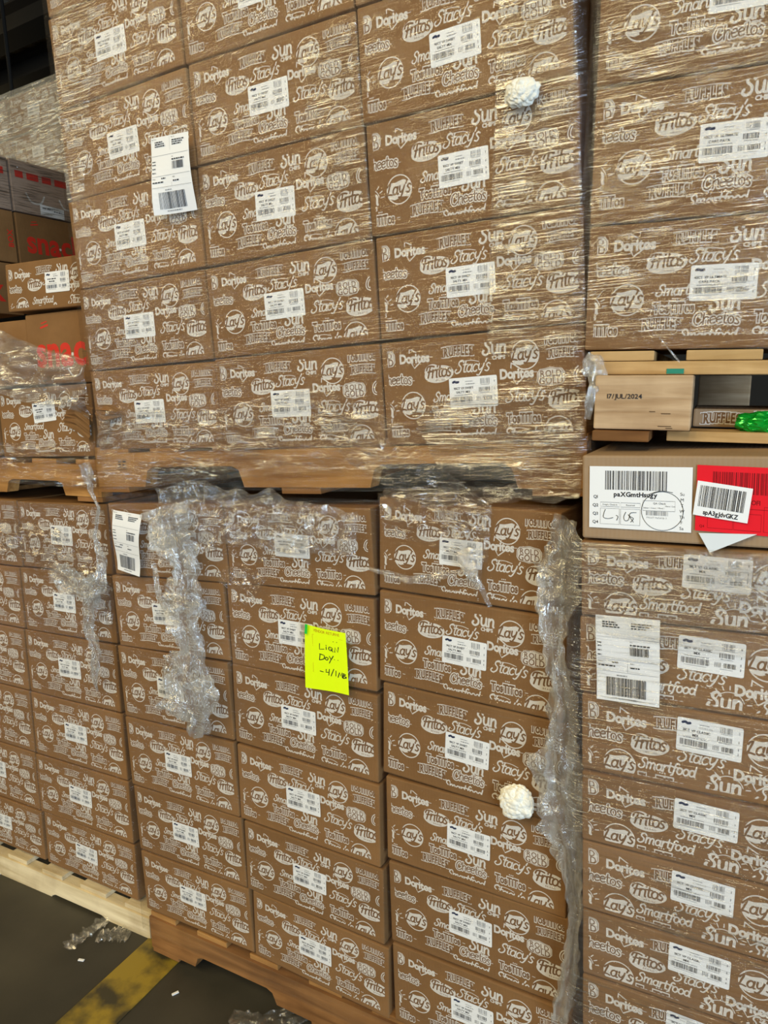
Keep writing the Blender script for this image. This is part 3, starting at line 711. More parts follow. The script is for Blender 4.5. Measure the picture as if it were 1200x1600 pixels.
part_mesh('block', lambda mb: mb.box((bx1+.052, .50, (zt-.039+.018)/2), (.10, .14, zt-.039-.018-.001), WOOD_BLOCK, .003), root)
part_mesh('block', lambda mb: mb.box((.22, .06, (zt-.039+.018)/2), (.09, .14, zt-.039-.018-.001), WOOD_BLOCK, .003), root)
part_mesh('bottom_board', lambda mb: mb.box((bx0+.045, .40, .0085), (.088, .9, .0165), WOOD_DK, .002), root)
part_mesh('bottom_board', lambda mb: mb.box((.085, .045, .0085), (.29, .11, .0165), WOOD_YEL, .002), root)
gx, gz = L2(1055, 580)
part_mesh('paint_mark', lambda mb: mb.box((gx, -.0006, gz), (.026, .001, .008), simple('green_paint', (.02,.22,.15)), .0), root, label='small green paint mark')

# squashed carton and green foil bag lodged inside the right pallet
A = Art(); a_ruffles(A, 44, 16, 72); a_sun(A, 112, 15, 50, False, False); A.clip(2, 2, 240, 29)
mb = MB(); mb.box((.12,.09,.015), (.24,.18,.03), KRAFT_DULL, .003); A.put(mb, 0, .030, 0)
u0, v0 = PRU.uv(1080, 690, -.05)
tag(link('flattened_carton', mb.mesh('flattened_carton'), None, PRU.M @ Matrix.Translation((u0, .06, rb-.145+.02))), 'flattened grey carton printed with snack names inside the upper right pallet', 'carton')
def crumple_ball(name, c, r, mat, amp=.35, freq=3.0, sub=4, M=None, seed=0, smooth_=False):
    bm = bmesh.new(); bmesh.ops.create_icosphere(bm, subdivisions=sub, radius=1)
    for v in bm.verts:
        n = noise.turbulence(v.co*freq+Vector((seed,seed*2,0)), 3, True)
        v.co = v.co*(1-amp*.6+amp*n); v.co = Vector((v.co.x*r[0], v.co.y*r[1], v.co.z*r[2]))
    mb = MB(); mb.addbm(bm, mat); o = link(name, mb.mesh(name, smooth_), None, (M or Matrix.Identity(4)) @ Matrix.Translation(c)); return o
p = PRU.uv(1190, 665, -.02)
# base of the foil bag rests on the flattened carton
tag(crumple_ball('foil_bag', (p[0], .03, p[1]+.002), (.042,.03,.020), GREENBAG, .35, 1.6, 4, PRU.M, 5), 'crumpled green foil snack bag inside the upper right pallet', 'bag')

# ------------------------------------------------------------------ upper left cartons, on the pallet at far left
z1 = .131
mb = MB()
put_carton(PLL, .180, z1, z1+.199, .398, .02, CART_SWEET, .198, 'torn snack carton under loose film, on the far left upper pallet', 'cartons on the far left upper pallet', LAB_PLAIN, (205,70), -4)
put_carton(PLL, -.228, z1, z1+.199, .398, .0, CART_SWEET, .198, 'snack carton behind film, cut off by the left edge on the upper pallet', 'cartons on the far left upper pallet', LAB_PLAIN, (193,98), 0)
def snack_face(W, H, txt_x, bx=None):
    A = Art()
    sans(A, 'snack', 124, W/2-18, H*.52, REDINK, 1, off=.030, track=.10, sx=.92)
    A.ell(W*.50, H*.60, 5, 5, 2, INK)
    A.line([(W*.17, H*.20),(W*.25,H*.17)], 5, 1, REDINK); A.line([(W*.18,H*.14),(W*.24,H*.12)], 3, 1, REDINK)
    A.line(smooth([(W*.44,H*.80),(W*.49,H*.90),(W*.56,H*.88),(W*.59,H*.80)],4), 5, 2, INK)
    A.move(0,0); return A
def snack_carton_mesh(name, W, H, D, mat, art_fn=None):
    mb = MB(); carton_shell(mb, W, H, D, mat); A = snack_face(W*1000, H*1000, 0)
    B = Art(); sans(B, 'BOX', 30, 0, 0, REDINK, 1, off=.03, track=.12); B.move(W*1000-22, H*500+6, -math.pi/2); A.merge(B)
    A.clip(4, 4, W*1000-4, H*1000-4).put(mb, W, H, .0001, .0002); return mb.mesh(name)
SNK = snack_carton_mesh('snack_box_mesh', .38, .197, .33, KRAFT)
put_carton(PLL, .118+.186, z1+.203, z1+.203+.196, .372, 0, SNK, .197, 'brown carton with large red lettering under the small snack carton, far left', 'red-lettered cartons at far left', None, name='red_lettered_carton', W0=.38, dy=.01)
mb = MB(); carton_shell(mb, .40, .19, .33, KRAFT); 
put_carton(PLL, -.09, z1+.203, z1+.203+.187, .40, 0, mb.mesh('plain_brown'), .19, 'plain brown carton cut off by the left edge, beside the red-lettered carton', None, None, name='plain_carton', dy=.02)
put_carton(PLL, .07+.2, z1+.402, z1+.402+.133, .40, -.02, CART_SHORT, .135, 'small snack carton on top of the red-lettered carton at far left', None, LAB_PLAIN, (215,64), 0, dy=-.005)
# the stack whose side faces the aisle, further left
XS = -2.74
PS = Pose(math.pi/2, 0, 0, (XS, 1.90, 2.106))
for k, (uu, lv, lbl) in enumerate(((-.195, 0, 'dark red-lettered carton at the left edge, its lettering ending in ck BOX'), (.195, 0, 'dark red-lettered carton beside the upper centre stack, far left'),
                                   (-.195, -1, 'shaded red-lettered carton at the left edge, lowest of the far left side stack'))):
    put_carton(PS, uu, lv*.2, lv*.2+.199, .385, 0, SNK, .197, lbl, 'red-lettered cartons at far left', None, name='red_lettered_carton', W0=.38)
mb = MB(); carton_shell(mb, .38, .197, .33, cardboard('pink_brown_cardboard', (.42,.30,.22), (.50,.36,.27)))
A = Art(); fineprint(A, 20, 40, 360, 26, REDINK, 1, 3); A.line(smooth([(60,120),(80,150),(120,150),(140,120)],4), 7, 2, INK)
A.line(smooth([(210,120),(230,150),(270,150),(290,120)],4), 7, 2, INK); A.put(mb, .38, .197, .0001)
PINKM = mb.mesh('wrapped_carton')
for uu, lbl in ((-.195,'film-wrapped carton at the left edge above the ck BOX carton'),(.195,'film-wrapped carton with a white label strip above the dark red-lettered carton')):
    o = put_carton(PS, uu, .2, .399, .385, 0, PINKM, .197, lbl, 'film-wrapped cartons on the far left side stack', None, name='wrapped_carton', W0=.38)
    if uu > 0:
        A = Art(); A.rect(0,0,110,42,0,PAPER); fineprint(A, 10, 10, 55, 6, GREY, 1, 2); fineprint(A, 62, 14, 100, 6, GREY, 1, 4)
        mb = MB(); A.put(mb, 0, .042, 0); l = link('paper_label', mb.mesh('paper_strip'), o); l.matrix_basis = Matrix.Translation((-.075, -.001, .004)) @ Matrix.Rotation(.03,4,'Y')
# distant stack behind
PF = Pose(.02, 0, -.01, (-3.0, 2.62, 2.35))
for i in range(4):
    for j in range(4):
        put_carton(PF, -1.5+.405*i+.2, .2*j, .2*j+.199, .398, 0, CART_SWEET, .198, 'distant wrapped carton, %s from top, %s column of the far stack' % (ORD[3-j] if j < 3 else 'first', ['leftmost','second','third','rightmost'][i]),
            'cartons of the distant stack at upper left', LAB_PLAIN, (193,100), rnd.uniform(-1,1), gap=.012)

def torn(parent_name, pose, pts, label_, seed):
    o = bpy.data.objects[parent_name]; P = [pose.P(x_, y_, d_) for x_, y_, d_ in pts]; inv = o.matrix_world.inverted(); mb = MB(); r = random.Random(seed)
    n = len(P)//2; V = []; m_ = 10
    for i in range(n):
        for j in range(m_+1):
            q = inv @ P[i].lerp(P[n+i], j/m_); q.y -= .006*abs(noise.noise(Vector((i*1.3, j*.9, seed))))*2; q.z += .003*r.uniform(-1,1); V.append(q[:])
    mb.add(V, [[i*(m_+1)+j, i*(m_+1)+j+1, (i+1)*(m_+1)+j+1, (i+1)*(m_+1)+j] for i in range(n-1) for j in range(m_)], KRAFT)
    l = link('torn_flap', mb.mesh('torn_flap'), o); l['label'] = label_
bpy.context.view_layer.update()
A_ = [o for o in bpy.data.objects if o.get('label','').startswith('brown snack carton, first from the bottom in the left column of the upper')][0].name
torn(A_, PU, [(152,634,.002),(168,632,.016),(186,640,.010),(150,652,.002),(164,660,.006),(190,650,.003)], 'torn and folded cardboard edge', 1)
torn(A_, PU, [(153,640,.004),(156,660,.010),(154,690,.004),(172,640,.001),(172,664,.001),(166,694,.001)], 'torn cardboard corner', 2)
B_ = [o for o in bpy.data.objects if o.get('label','').startswith('torn snack carton')][0].name
torn(B_, PLL, [(104,640,.004),(120,636,.018),(140,650,.016),(100,665,.004),(120,672,.012),(142,690,.008)], 'torn flap of brown cardboard', 3)
torn(B_, PLL, [(112,630,.003),(128,628,.014),(146,636,.008),(118,650,.004),(132,656,.010),(147,664,.006)], 'crumpled strip of cardboard', 4)

# ------------------------------------------------------------------ papers and labels on the stacks
def sheet(name, pose, corners, W, H, art, off, bend, label, cat='paper', group=None, parent=None, stp=.0002):
    if W == 110: stp = .0007
    """art in mm on a W x H sheet, mapped bilinearly onto four corner points (TL,TR,BR,BL), curled by bend(s,t)"""
    P = [pose.uv(*q) for q in corners]; o0 = P[3]
    c = ((P[0][0]+P[1][0]+P[2][0]+P[3][0])/4, min(P[3][1], P[2][1]))
    base = Art()
    for k in range(14):
        for i in range(6): base.rect(W*i/6, H*k/14, W*(i+1)/6, H*(k+1)/14, 0, art.paper)
    mb = MB()
    for i_, (pts, fs, lay, mat) in enumerate(base.p+art.p):
        V = []; lay = lay+(i_ % 9)*.06 if lay else 0
        for x, y in pts:
            s, t = x/W, y/H
            U = (P[0][0]*(1-s)+P[1][0]*s)*(1-t)+(P[3][0]*(1-s)+P[2][0]*s)*t; Vv = (P[0][1]*(1-s)+P[1][1]*s)*(1-t)+(P[3][1]*(1-s)+P[2][1]*s)*t
            V.append((U-c[0], -bend(s,t)-stp*lay, Vv-c[1]))
        mb.add(V, fs, mat)
    o = link(name, mb.mesh(name), None, pose.M @ Matrix.Translation((c[0], -off, c[1]))); tag(o, label, cat, group); return o
def slip_art(seed=1):
    A = Art(); A.paper = PAPER      # 110 x 150
    sans(A, 'Ship From:', 3.2, 3, 4, BLACK, 1, align='l'); sans(A, 'Ship To:', 3.2, 60, 4, BLACK, 1, align='l')
    for k in range(3): fineprint(A, 12, 9+k*4, 36+k*3, 2.4, BLACK, 1, seed+k); fineprint(A, 62, 9+k*4, 98-k*5, 2.4, BLACK, 1, seed+k+5)
    A.rect(2, 36, 108, 36.5, 1, GREY); A.rect(2, 76, 108, 76.5, 1, GREY); A.rect(2, 98, 108, 98.5, 1, GREY); A.rect(55, 2, 55.4, 98, 1, GREY)
    for yy in (46,52,60,68): fineprint(A, 3, yy, 10+seed%3*3, 2, BLACK, 1, seed+yy)
    sans(A, 'PO:', 3.2, 60, 42, BLACK, 1, align='l'); fineprint(A, 60, 46, 95, 2.6, BLACK, 1, seed+9); barcode(A, 60, 51, 92, 66, BLACK, 1, 22, seed)
    sans(A, 'Pallet:', 3.4, 4, 81, BLACK, 1, align='l'); fineprint(A, 28, 80, 40, 2.4, BLACK, 1, seed+2); fineprint(A, 4, 87, 34, 2.4, BLACK, 1, seed+4); sans(A, 'BOL:', 3.4, 60, 81, BLACK, 1, align='l'); fineprint(A, 60, 87, 76, 2.6, BLACK, 1, seed+6)
    fineprint(A, 36, 103, 54, 2, GREY, 1, seed+3); barcode(A, 18, 108, 88, 140, BLACK, 1, 40, seed+1); fineprint(A, 34, 143, 72, 2, GREY, 1, seed+3)
    return A
sheet('packing_slip', PU, [(247,221),(303,209),(313,329),(256,341)], 110, 150, slip_art(1), .022,
      lambda s,t: .010*math.sin(3.0*t+1.2*s)*(t) + .006*max(0, .35-s)*8*max(0,t-.4)*.6 - .004*s, 'curled white packing slip hanging on the upper centre stack', group='white packing slips')
sheet('packing_slip', PL, [(186,795),(231,803),(226,899),(190,888)], 110, 150, slip_art(5), .018,
      lambda s,t: .006*math.sin(5*t)+.004*s*t, 'white packing slip with a folded corner at upper left of the lower centre stack', group='white packing slips')
sheet('packing_slip', PR, [(933,957),(1033,966),(1032,1101),(935,1087)], 110, 150, slip_art(9), .011,
      lambda s,t: .002*math.sin(7*t), 'flat white packing slip on the lower right stack', group='white packing slips')
A = Art(); A.paper = NEON                               # 100 x 145
sans(A, 'VENDOR RETURNS', 8.6, 54, 8, NEONINK, 1, off=.012, sx=.85)
A.rect(20, 18, 92, 18.5, 1, NEONINK); A.rect(20, 18, 20.6, 105, 1, NEONINK)
INKB = simple('marker_ink', (.01,.012,.01), .5)
def pen(*P, wd=1.8): A.line(smooth(list(P), 4) if len(P) > 2 else list(P), wd, 2, INKB)
A.line([(38,36),(37,49),(48,47)], 1.7, 2, INKB); pen((53,41),(53,47)); pen((53,37),(53.5,38)); pen((66,41),(60,40),(59,46),(64,48),(67,43),(66,41)); pen((63,44),(68,50))
A.line([(72,50),(73,39),(79,49),(81,37)], 1.8, 2, INKB)
pen((38,60),(36,74)); pen((37,60),(47,62),(46,70),(36,74)); pen((52,65),(49,69),(53,72),(56,67),(52,65)); pen((59,62),(62,68)); pen((68,60),(62,70),(58,78))
pen((36,100),(43,101)); A.line([(50,94),(49,101),(56,100)], 1.7, 2, INKB); pen((57,93),(55,107)); pen((67,91),(60,108)); pen((72,94),(71,106))
A.line([(76,108),(80,96),(82,104),(86,95),(86,107)], 2.2, 2, INKB); pen((89,97),(88,107),wd=2.2); pen((89,97),(94,99),(90,102),(96,105),(88,108),wd=2.2)
for yy in (26, 68): A.ell(70, yy, 1, 1, 1, INKB); A.ell(78, yy, 1, 1, 1, INKB)
sheet('vendor_return_note', PL, [(484,971),(546,986),(552,1082),(486,1069)], 100, 145, A, .018, lambda s,t: .003*math.sin(4*s+2*t), 'neon yellow vendor returns note taped to the lower centre stack', 'note')
mb = MB(); mb.box((0,0,0), (.006,.0015,.022), GREENTAG, .0005); u, v = PL.uv(488, 978)
tag(link('green_tape', mb.mesh('green_tape'), None, PL.M @ Matrix.Translation((u, -.0235, v)) @ Matrix.Rotation(.15,4,'Y')), 'short green strip of tape at the corner of the yellow note', 'tape')
# receiving label
A = Art(); A.paper = PAPER                              # 156 x 102
barcode(A, 25, 7, 121, 38, BLACK, 1, 44, 77)
sans(A, 'paXGmtHsugy', 10.4, 72, 45, BLACK, 1, off=.035, track=.11)
for k, q in enumerate(('Q1','Q2','Q3','Q4')): sans(A, q, 7, 10, 50+14*k, BLACK, 1, off=.015)
for k, q in enumerate(('Su','M','T','W','Th','F','Sa')): sans(A, q, 7, 142, 42+9*k, BLACK, 1)
def frame(x0,y0,x1,y1,w_=.5,m_=BLACK): A.line([(x0,y0),(x1,y0),(x1,y1),(x0,y1)], w_, 1, m_, closed=True)
frame(18,59,48,66); frame(50,59,80,66); frame(18,69,48,95); frame(50,69,80,95); frame(84,54,132,70)
sans(A, 'Freight Check-In', 3.4, 33, 62.6, BLACK, 1); sans(A, 'Received', 3.6, 65, 62.6, BLACK, 1)
sans(A, 'QA Check', 4.2, 109, 58, BLACK, 1); sans(A, 'Indoor / Count / Mixed /', 3.0, 101, 65.5, BLACK, 1); sans(A, 'Master Case', 2.8, 125, 62, BLACK, 1)
barcode(A, 89, 70.5, 122, 77.5, GREY, 1, 22, 5); sans(A, 'PALLET PaCakUp 2', 3.6, 105, 81, GREY, 1)
A.line(smooth([(26,71),(24,76),(23,84),(30,86),(38,84)],4), .9, 2, INKB); A.line(smooth([(43,80),(46,82),(44,88)],4), .9, 2, INKB)
A.line(smooth([(58,74),(55,82),(57,88),(62,87),(64,80)],4), .9, 2, INKB); A.line(smooth([(74,74),(66,75),(64,80),(70,84),(66,90)],4), .9, 2, INKB); A.line([(62,78),(70,90)], .9, 2, INKB)
A.ring(113, 70, 31, .8, 2, INKB, n=40); A.line(smooth([(92,44),(110,38),(128,40)],5), .8, 2, INKB)
o = sheet('receiving_label', PR, [(922,728),(1083,730),(1080,832),(921,823)], 156, 102, A, .0022, lambda s,t: 0.0, 'white receiving label with a big barcode and pen circle on the plain carton', 'label')
A = Art(); A.paper = REDLAB
barcode(A, 26, 9, 130, 42, DARKRED, 1, 44, 78); sans(A, 'POFI', 10, 92, 54, DARKRED, 1, off=.02)
A.line([(20,72),(60,72),(60,98),(20,98)], .6, 1, DARKRED, closed=True); A.line([(62,72),(104,72),(104,98),(62,98)], .6, 1, DARKRED, closed=True); sans(A, 'Q4', 6, 11, 96, DARKRED, 1)
A.rect(62,64,156,64.6,1,DARKRED); A.line([(108,60),(150,60),(150,98),(108,98)], .6, 1, DARKRED, closed=True)
sheet('red_receiving_label', PR, [(1090,726),(1252,733),(1247,842),(1086,828)], 160, 104, A, .0022, lambda s,t: .0006*math.sin(9*s), 'red receiving label with dark barcode at the right edge of the photo', 'label')
A = Art(); A.paper = PAPER
barcode(A, 6, 6, 82, 38, BLACK, 1, 36, 79); sans(A, 'spA3gJdvGKZ', 9.4, 45, 45.5, BLACK, 1, off=.035, track=.1)
sheet('barcode_sticker', PR, [(1091,750),(1177,763),(1168,817),(1083,803)], 90, 52, A, .0048, lambda s,t: 0.0, 'tilted white barcode sticker stuck over the red label', 'label')
mb = MB(); q = [PR.uv(1092,832), PR.uv(1183,834), PR.uv(1110,861)]; c0 = q[2]
mb.add([(q[0][0]-c0[0],-.002,q[0][1]-c0[1]),(q[1][0]-c0[0],-.002,q[1][1]-c0[1]),(0,-.010,0),(q[0][0]-c0[0],-.001,q[0][1]-c0[1]),(q[1][0]-c0[0],-.001,q[1][1]-c0[1]),(0,-.009,0)], [[0,2,1],[3,4,5],[0,1,4,3],[1,2,5,4],[2,0,3,5]], simple('label_backing', (.62,.68,.74), .4, .5))
tag(link('label_backing_flap', mb.mesh('flap'), None, PR.M @ Matrix.Translation((c0[0], -.002, c0[1]))), 'grey triangular paper flap below the red label', 'paper')

# ------------------------------------------------------------------ stretch film
def grid_mesh(name, nu, nv, fn, mat, smooth_=True):
    V = [fn(i/nu, j/nv) for j in range(nv+1) for i in range(nu+1)]
    Fc = [[j*(nu+1)+i, (j+1)*(nu+1)+i, (j+1)*(nu+1)+i+1, j*(nu+1)+i+1] for j in range(nv) for i in range(nu)]
    mb = MB(); mb.add(V, Fc, mat); return mb.mesh(name, smooth_)
def wrap(pose, u0, u1, v0, v1, mat, label, off=.009, amp=.003, side=.35, seed=0, sides=(1,1), name='stretch_wrap', duL=0.0, duR=0.0, group='film wrapped round the pallets', nv=70, nu=60):
    sl, sr = (side if sides[0] else 0), (side if sides[1] else 0); Wd = u1-u0; tot = sl+Wd+sr
    def fn(s, t):
        d = s*tot; v = t*(v1-v0)
        n = noise.noise(Vector((d*3, v*14, seed)))*amp+noise.noise(Vector((d*9, v*40, seed+7)))*amp*.35
        if d < sl: x, y = -off, (sl-d)-off
        elif d > sl+Wd: x, y = Wd+off, (d-sl-Wd)-off
        else:
            x, y = d-sl, -off
            if x < .02: x -= off*(1-x/.02)
            if Wd-x < .02: x += off*(1-(Wd-x)/.02)
        x += (duL*max(0,1-max(x,0)/Wd*3)+duR*max(0,1-(Wd-x)/Wd*3))*t
        if sl <= d <= sl+Wd: y -= abs(n)
        else: x += (-1 if d < sl else 1)*abs(n)
        return (x-Wd/2, y, v)
    o = link(name, grid_mesh(name, nu, nv, fn, mat), None, pose.M @ Matrix.Translation(((u0+u1)/2, 0, v0))); tag(o, label, 'stretch film', group); return o
wrap(PU, -.600, .603, UAl[5][1]-.10, 1.02, FILM_U, duL=.030, label= 'tight stretch film with golden glints round the upper centre stack', seed=1)
wrap(PL, -.60, .615, LAl[6][1]-.06, LCl[0][1]-.005, FILM_L, 'thin stretch film round the lower centre stack', off=.008, seed=2)
wrap(PLL, -.80, .412, M1r[6][1]-.02, 0.0, FILM_L, 'thin stretch film round the lower left stack', seed=3)
wrap(PRU, RUl[1][0]-.004, .42, rb+.02, .205*2.0, FILM_U, 'stretch film with golden glints round the upper right stack', seed=4)
wrap(PR, min(u for u,v in RLl.values())-.003, .43, RLl[7][1]-.22, RLl[0][1]-.001, FILM_R, 'many layers of stretch film round the lower right stack', seed=5, off=.0135)
wrap(PF, -1.52, .14, -.01, .815, FILM_FAR, 'stretch film round the distant stack at upper left', seed=6)
wrap(PS, -.40, .40, .2, .40, FILM_GLINT, 'glinting film round the top cartons of the far left side stack', seed=7, side=.2)

def resample(pts, n):
    L = [0]
    for a, b_ in zip(pts, pts[1:]): L.append(L[-1]+(b_-a).length)
    out = []
    for i in range(n+1):
        t = L[-1]*i/n; k = 0
        while k < len(pts)-2 and L[k+1] < t: k += 1
        f = (t-L[k])/max(L[k+1]-L[k], 1e-9); out.append(pts[k].lerp(pts[k+1], min(1, f)))
    return out
def drape(name, pose, topl, botl, off, mat, label, amp=.012, freq=22, nu=90, nv=60, stretch=(1,1), seed=0, group=None, rough_edge=.0, sm=False):
    """a loose sheet between two edges, wrinkled in real depth; points are (px,py[,extra offset])"""
    T = resample([pose.P(q[0], q[1], off+(q[2] if len(q) > 2 else 0)) for q in topl], nu)
    B = resample([pose.P(q[0], q[1], off+(q[2] if len(q) > 2 else 0)) for q in botl], nu)
    nrm = Vector(-pose.R[:,1]); zax = Vector(pose.R[:,2]); xax = Vector(pose.R[:,0]); c = sum(B, Vector())/len(B)
    def fn(s, t):
        i = int(round(s*nu)); p = T[i].lerp(B[i], t)
        q = Vector((p.dot(xax)*stretch[0], seed, p.dot(zax)*stretch[1]))
        r = (abs(noise.noise(q*freq))*1.6+abs(noise.noise(q*freq*2.3+Vector((3,1,7))))*.8)*amp
        if t in (0, 1) or s in (0, 1): r *= .4
        e = rough_edge*noise.noise(Vector((s*9, t*9, seed+3)))*(2*abs(t-.5))
        return p+nrm*r+zax*e-c
    o = link(name, grid_mesh(name, nu, nv, fn, mat, sm), None, Matrix.Translation(c)); tag(o, label, 'stretch film', group); return o
def rope(name, pose, pts, mat, label, seed=0, nseg=90, nring=26, amp=.5, group=None, flat=.55, freq=30):
    """bunched film hanging down: (px, py, radius, offset) along its length"""
    C3 = [(pose.P(a, b_, d_), r) for a, b_, r, d_ in pts]
    ctr = resample([p for p, r in C3], nseg); n = len(C3)-1
    nrm = Vector(-pose.R[:,1]); c = ctr[-1].copy(); V = []; Fc = []
    for i, p in enumerate(ctr):
        f = i/nseg*n; k = min(int(f), n-1); r = C3[k][1]*(1-(f-k))+C3[k+1][1]*(f-k)
        tan = (ctr[min(i+1,nseg)]-ctr[max(i-1,0)]).normalized(); sx = tan.cross(nrm).normalized()
        for j in range(nring):
            a = 2*math.pi*j/nring
            dirc = sx*math.cos(a)+nrm*math.sin(a)*flat
            q = p+dirc*r; h = 1+amp*(noise.noise(Vector((math.cos(a)*2.8, math.sin(a)*2.8, i*.045+seed*5)))*1.9+noise.noise(Vector((math.cos(a)*1.2+seed, math.sin(a)*1.2, i*.16)))*.9+noise.noise(q*freq*2.5)*.15)
            V.append(p+dirc*r*max(.15,h)-c)
    for i in range(nseg):
        for j in range(nring):
            k = (j+1) % nring; Fc.append([i*nring+j, i*nring+k, (i+1)*nring+k, (i+1)*nring+j])
    mb = MB(); mb.add(V, Fc, mat); o = link(name, mb.mesh(name, False), None, Matrix.Translation(c)); tag(o, label, 'stretch film', group); return o
G_ = 'loose and bunched pieces of stretch film'
gl = dict(group='film bands added to strengthen the glints', stretch=(.5,2.0))  # extra film strips, added where the glints should be stronger
drape('glint_film_band', PU, [(78,20),(110,8),(150,0)], [(106,320),(118,318),(130,314)], .013, FILM_GLINT, 'added glint band of film at the top left edge of the upper centre stack', .004, 12, seed=21, nu=40, nv=60, **gl)
drape('glint_film_band', PU, [(470,60),(520,40),(556,22)], [(500,410),(545,402),(584,396)], .013, FILM_MID, 'added glint band of film down the middle column of the upper centre stack', .004, 12, seed=22, nu=40, nv=60, **gl)
drape('glint_film_band', PU, [(780,-20),(840,-25),(898,-30)], [(760,560),(840,552),(918,545)], .013, FILM_GLINT, 'added glint band of film down the right edge of the upper centre stack', .004, 12, seed=23, nu=50, nv=90, **gl)
drape('glint_film_band', PU, [(640,640),(780,600),(918,570)], [(690,745),(790,752),(908,764)], .026, FILM_GLINT, 'added glint film over the right end of the orange upper pallet', .006, 12, seed=24, nu=60, nv=50, **gl)
drape('glint_film_band', PRU, [(934,-20),(1080,-30),(1215,-30)], [(914,545),(1080,545),(1215,545)], .013, FILM_MID, 'added glint layers of film over the cartons of the upper right stack', .004, 12, seed=25, nu=60, nv=80, **gl)
drape('glint_film_band', PR, [(914,846),(1060,860),(1215,868)], [(908,985),(1060,1010),(1215,1040)], .0145, FILM_R, 'added glint layers of film over the top flat cartons of the lower right stack', .004, 12, seed=26, nu=60, nv=50, **gl)
# over the upper left cartons
drape('loose_film_sheet', PLL, [(-15,508),(30,528),(70,545),(105,552),(134,562)], [(-15,610),(40,628),(90,636),(120,640),(142,655)], .012, FILM_COVER, 'wrinkled film sheet over the torn carton at far left', .030, 11, seed=1, group=G_, stretch=(.6,1.3))
drape('loose_film_sheet', PLL, [(-15,690),(60,694),(150,690)], [(-15,752),(60,758),(152,764)], .010, FILM_DRAPE, 'film stretched over the far left upper pallet', .010, 14, seed=2, group=G_, stretch=(.4,1.5), nv=30)
# over the upper pallet
drape('loose_film_sheet', PU, [(152,640),(330,640),(500,600),(620,660),(760,690),(918,640)], [(152,752),(250,758),(450,742),(640,732),(770,748),(908,770)], .014, FILM_DRAPE, 'wrinkled film stretched over the orange pallet under the upper centre stack', .008, 12, seed=3, group=G_, stretch=(.5,1.6), nu=150, nv=40)
drape('loose_film_sheet', PU, [(498,628),(560,660),(640,708),(700,738),(768,790)], [(498,660),(540,720),(620,770),(680,800),(748,940)], .032, FILM_DRAPE, 'film sheet falling diagonally across the gap between the two centre stacks', .010, 16, seed=4, group=G_, stretch=(.8,.8), nu=90, nv=60)
drape('loose_film_sheet', PL, [(590,770),(650,768),(710,772),(770,790)], [(600,832),(660,850),(720,868),(762,880)], .024, FILM_DRAPE, 'torn film at the top right of the lower centre stack', .012, 20, seed=5, group=G_)
rope('film_strand', PL, [(720,860,.012,.02),(735,890,.010,.03),(752,920,.006,.03),(766,948,.004,.02)], FILM_CRUMP, 'thin film strand hanging below the torn film on the lower centre stack', 1, 40, 10, group=G_)
rope('film_strand', PL, [(575,888,.004,.02),(640,905,.006,.02),(690,898,.007,.02),(740,888,.004,.02)], FILM_CRUMP, 'thin film strand lying across the top row of the lower centre stack', 2, 40, 8, group=G_)
# big bunch at left of the lower centre stack
drape('loose_film_sheet', PL, [(248,762),(300,752),(380,764),(470,782),(560,800)], [(250,880),(300,868),(370,850),(460,862),(556,872)], .026, FILM_CRUMP, 'crumpled film draped over the top left cartons of the lower centre stack', .022, 24, seed=8, group=G_, nu=120, rough_edge=.02)
rope('film_bunch', PL, [(262,790,.045,.03),(270,830,.050,.035),(283,880,.034,.04),(290,915,.028,.04),(284,945,.046,.04),(292,985,.030,.045),(300,1020,.022,.04),(288,1062,.044,.045),(300,1100,.052,.045),(308,1128,.034,.04),(300,1150,.008,.03)], FILM_BUND, 'long crumpled film bunch hanging down the left column of the lower centre stack', 4, 200, 34, .75, group=G_)
rope('film_strand', PL, [(240,880,.008,.02),(246,920,.008,.03),(256,945,.010,.03),(262,958,.006,.03)], FILM_BUND, 'short film strand beside the long crumpled film bunch', 5, 40, 10, group=G_)
drape('loose_film_sheet', PL, [(402,800),(440,790),(500,796)], [(400,880),(450,870),(486,884)], .02, FILM_DRAPE, 'film patch over the top middle carton of the lower centre stack', .010, 24, seed=9, group=G_, nu=50, nv=40)
drape('loose_film_sheet', PL, [(330,896),(380,880),(418,906)], [(345,906),(380,944),(396,940)], .02, FILM_DRAPE, 'small torn film scrap beside the middle column of the lower centre stack', .010, 30, seed=10, group=G_, nu=40, nv=30)
# left stack bunch
drape('loose_film_sheet', PLL, [(-10,812),(40,812),(90,826),(140,858)], [(-10,868),(40,872),(110,905),(165,925)], .018, FILM_DRAPE, 'crumpled film across the top row of the lower left stack', .018, 18, seed=11, group=G_, nu=80, nv=40)
rope('film_bunch', PLL, [(82,890,.016,.03),(100,902,.030,.035),(124,915,.024,.04),(140,925,.024,.04),(156,910,.014,.04),(160,880,.008,.03),(148,840,.005,.03),(155,790,.004,.03)], FILM_BUND, 'crumpled film bunch on the second row of the lower left stack', 6, 110, 28, .7, group=G_)
rope('film_strand', PLL, [(150,925,.016,.035),(142,950,.014,.035),(140,985,.012,.03),(150,1020,.014,.03),(148,1060,.010,.03),(152,1080,.004,.02)], FILM_BUND, 'film rope hanging down the lower left stack', 7, 110, 26, .7, group=G_)
drape('loose_film_sheet', PLL, [(138,905),(160,900),(178,915)], [(150,970),(166,976),(178,984)], .016, FILM_DRAPE, 'pleated film beside the film rope on the lower left stack', .012, 40, seed=12, group=G_, nu=40, nv=40, stretch=(1.5,.4))
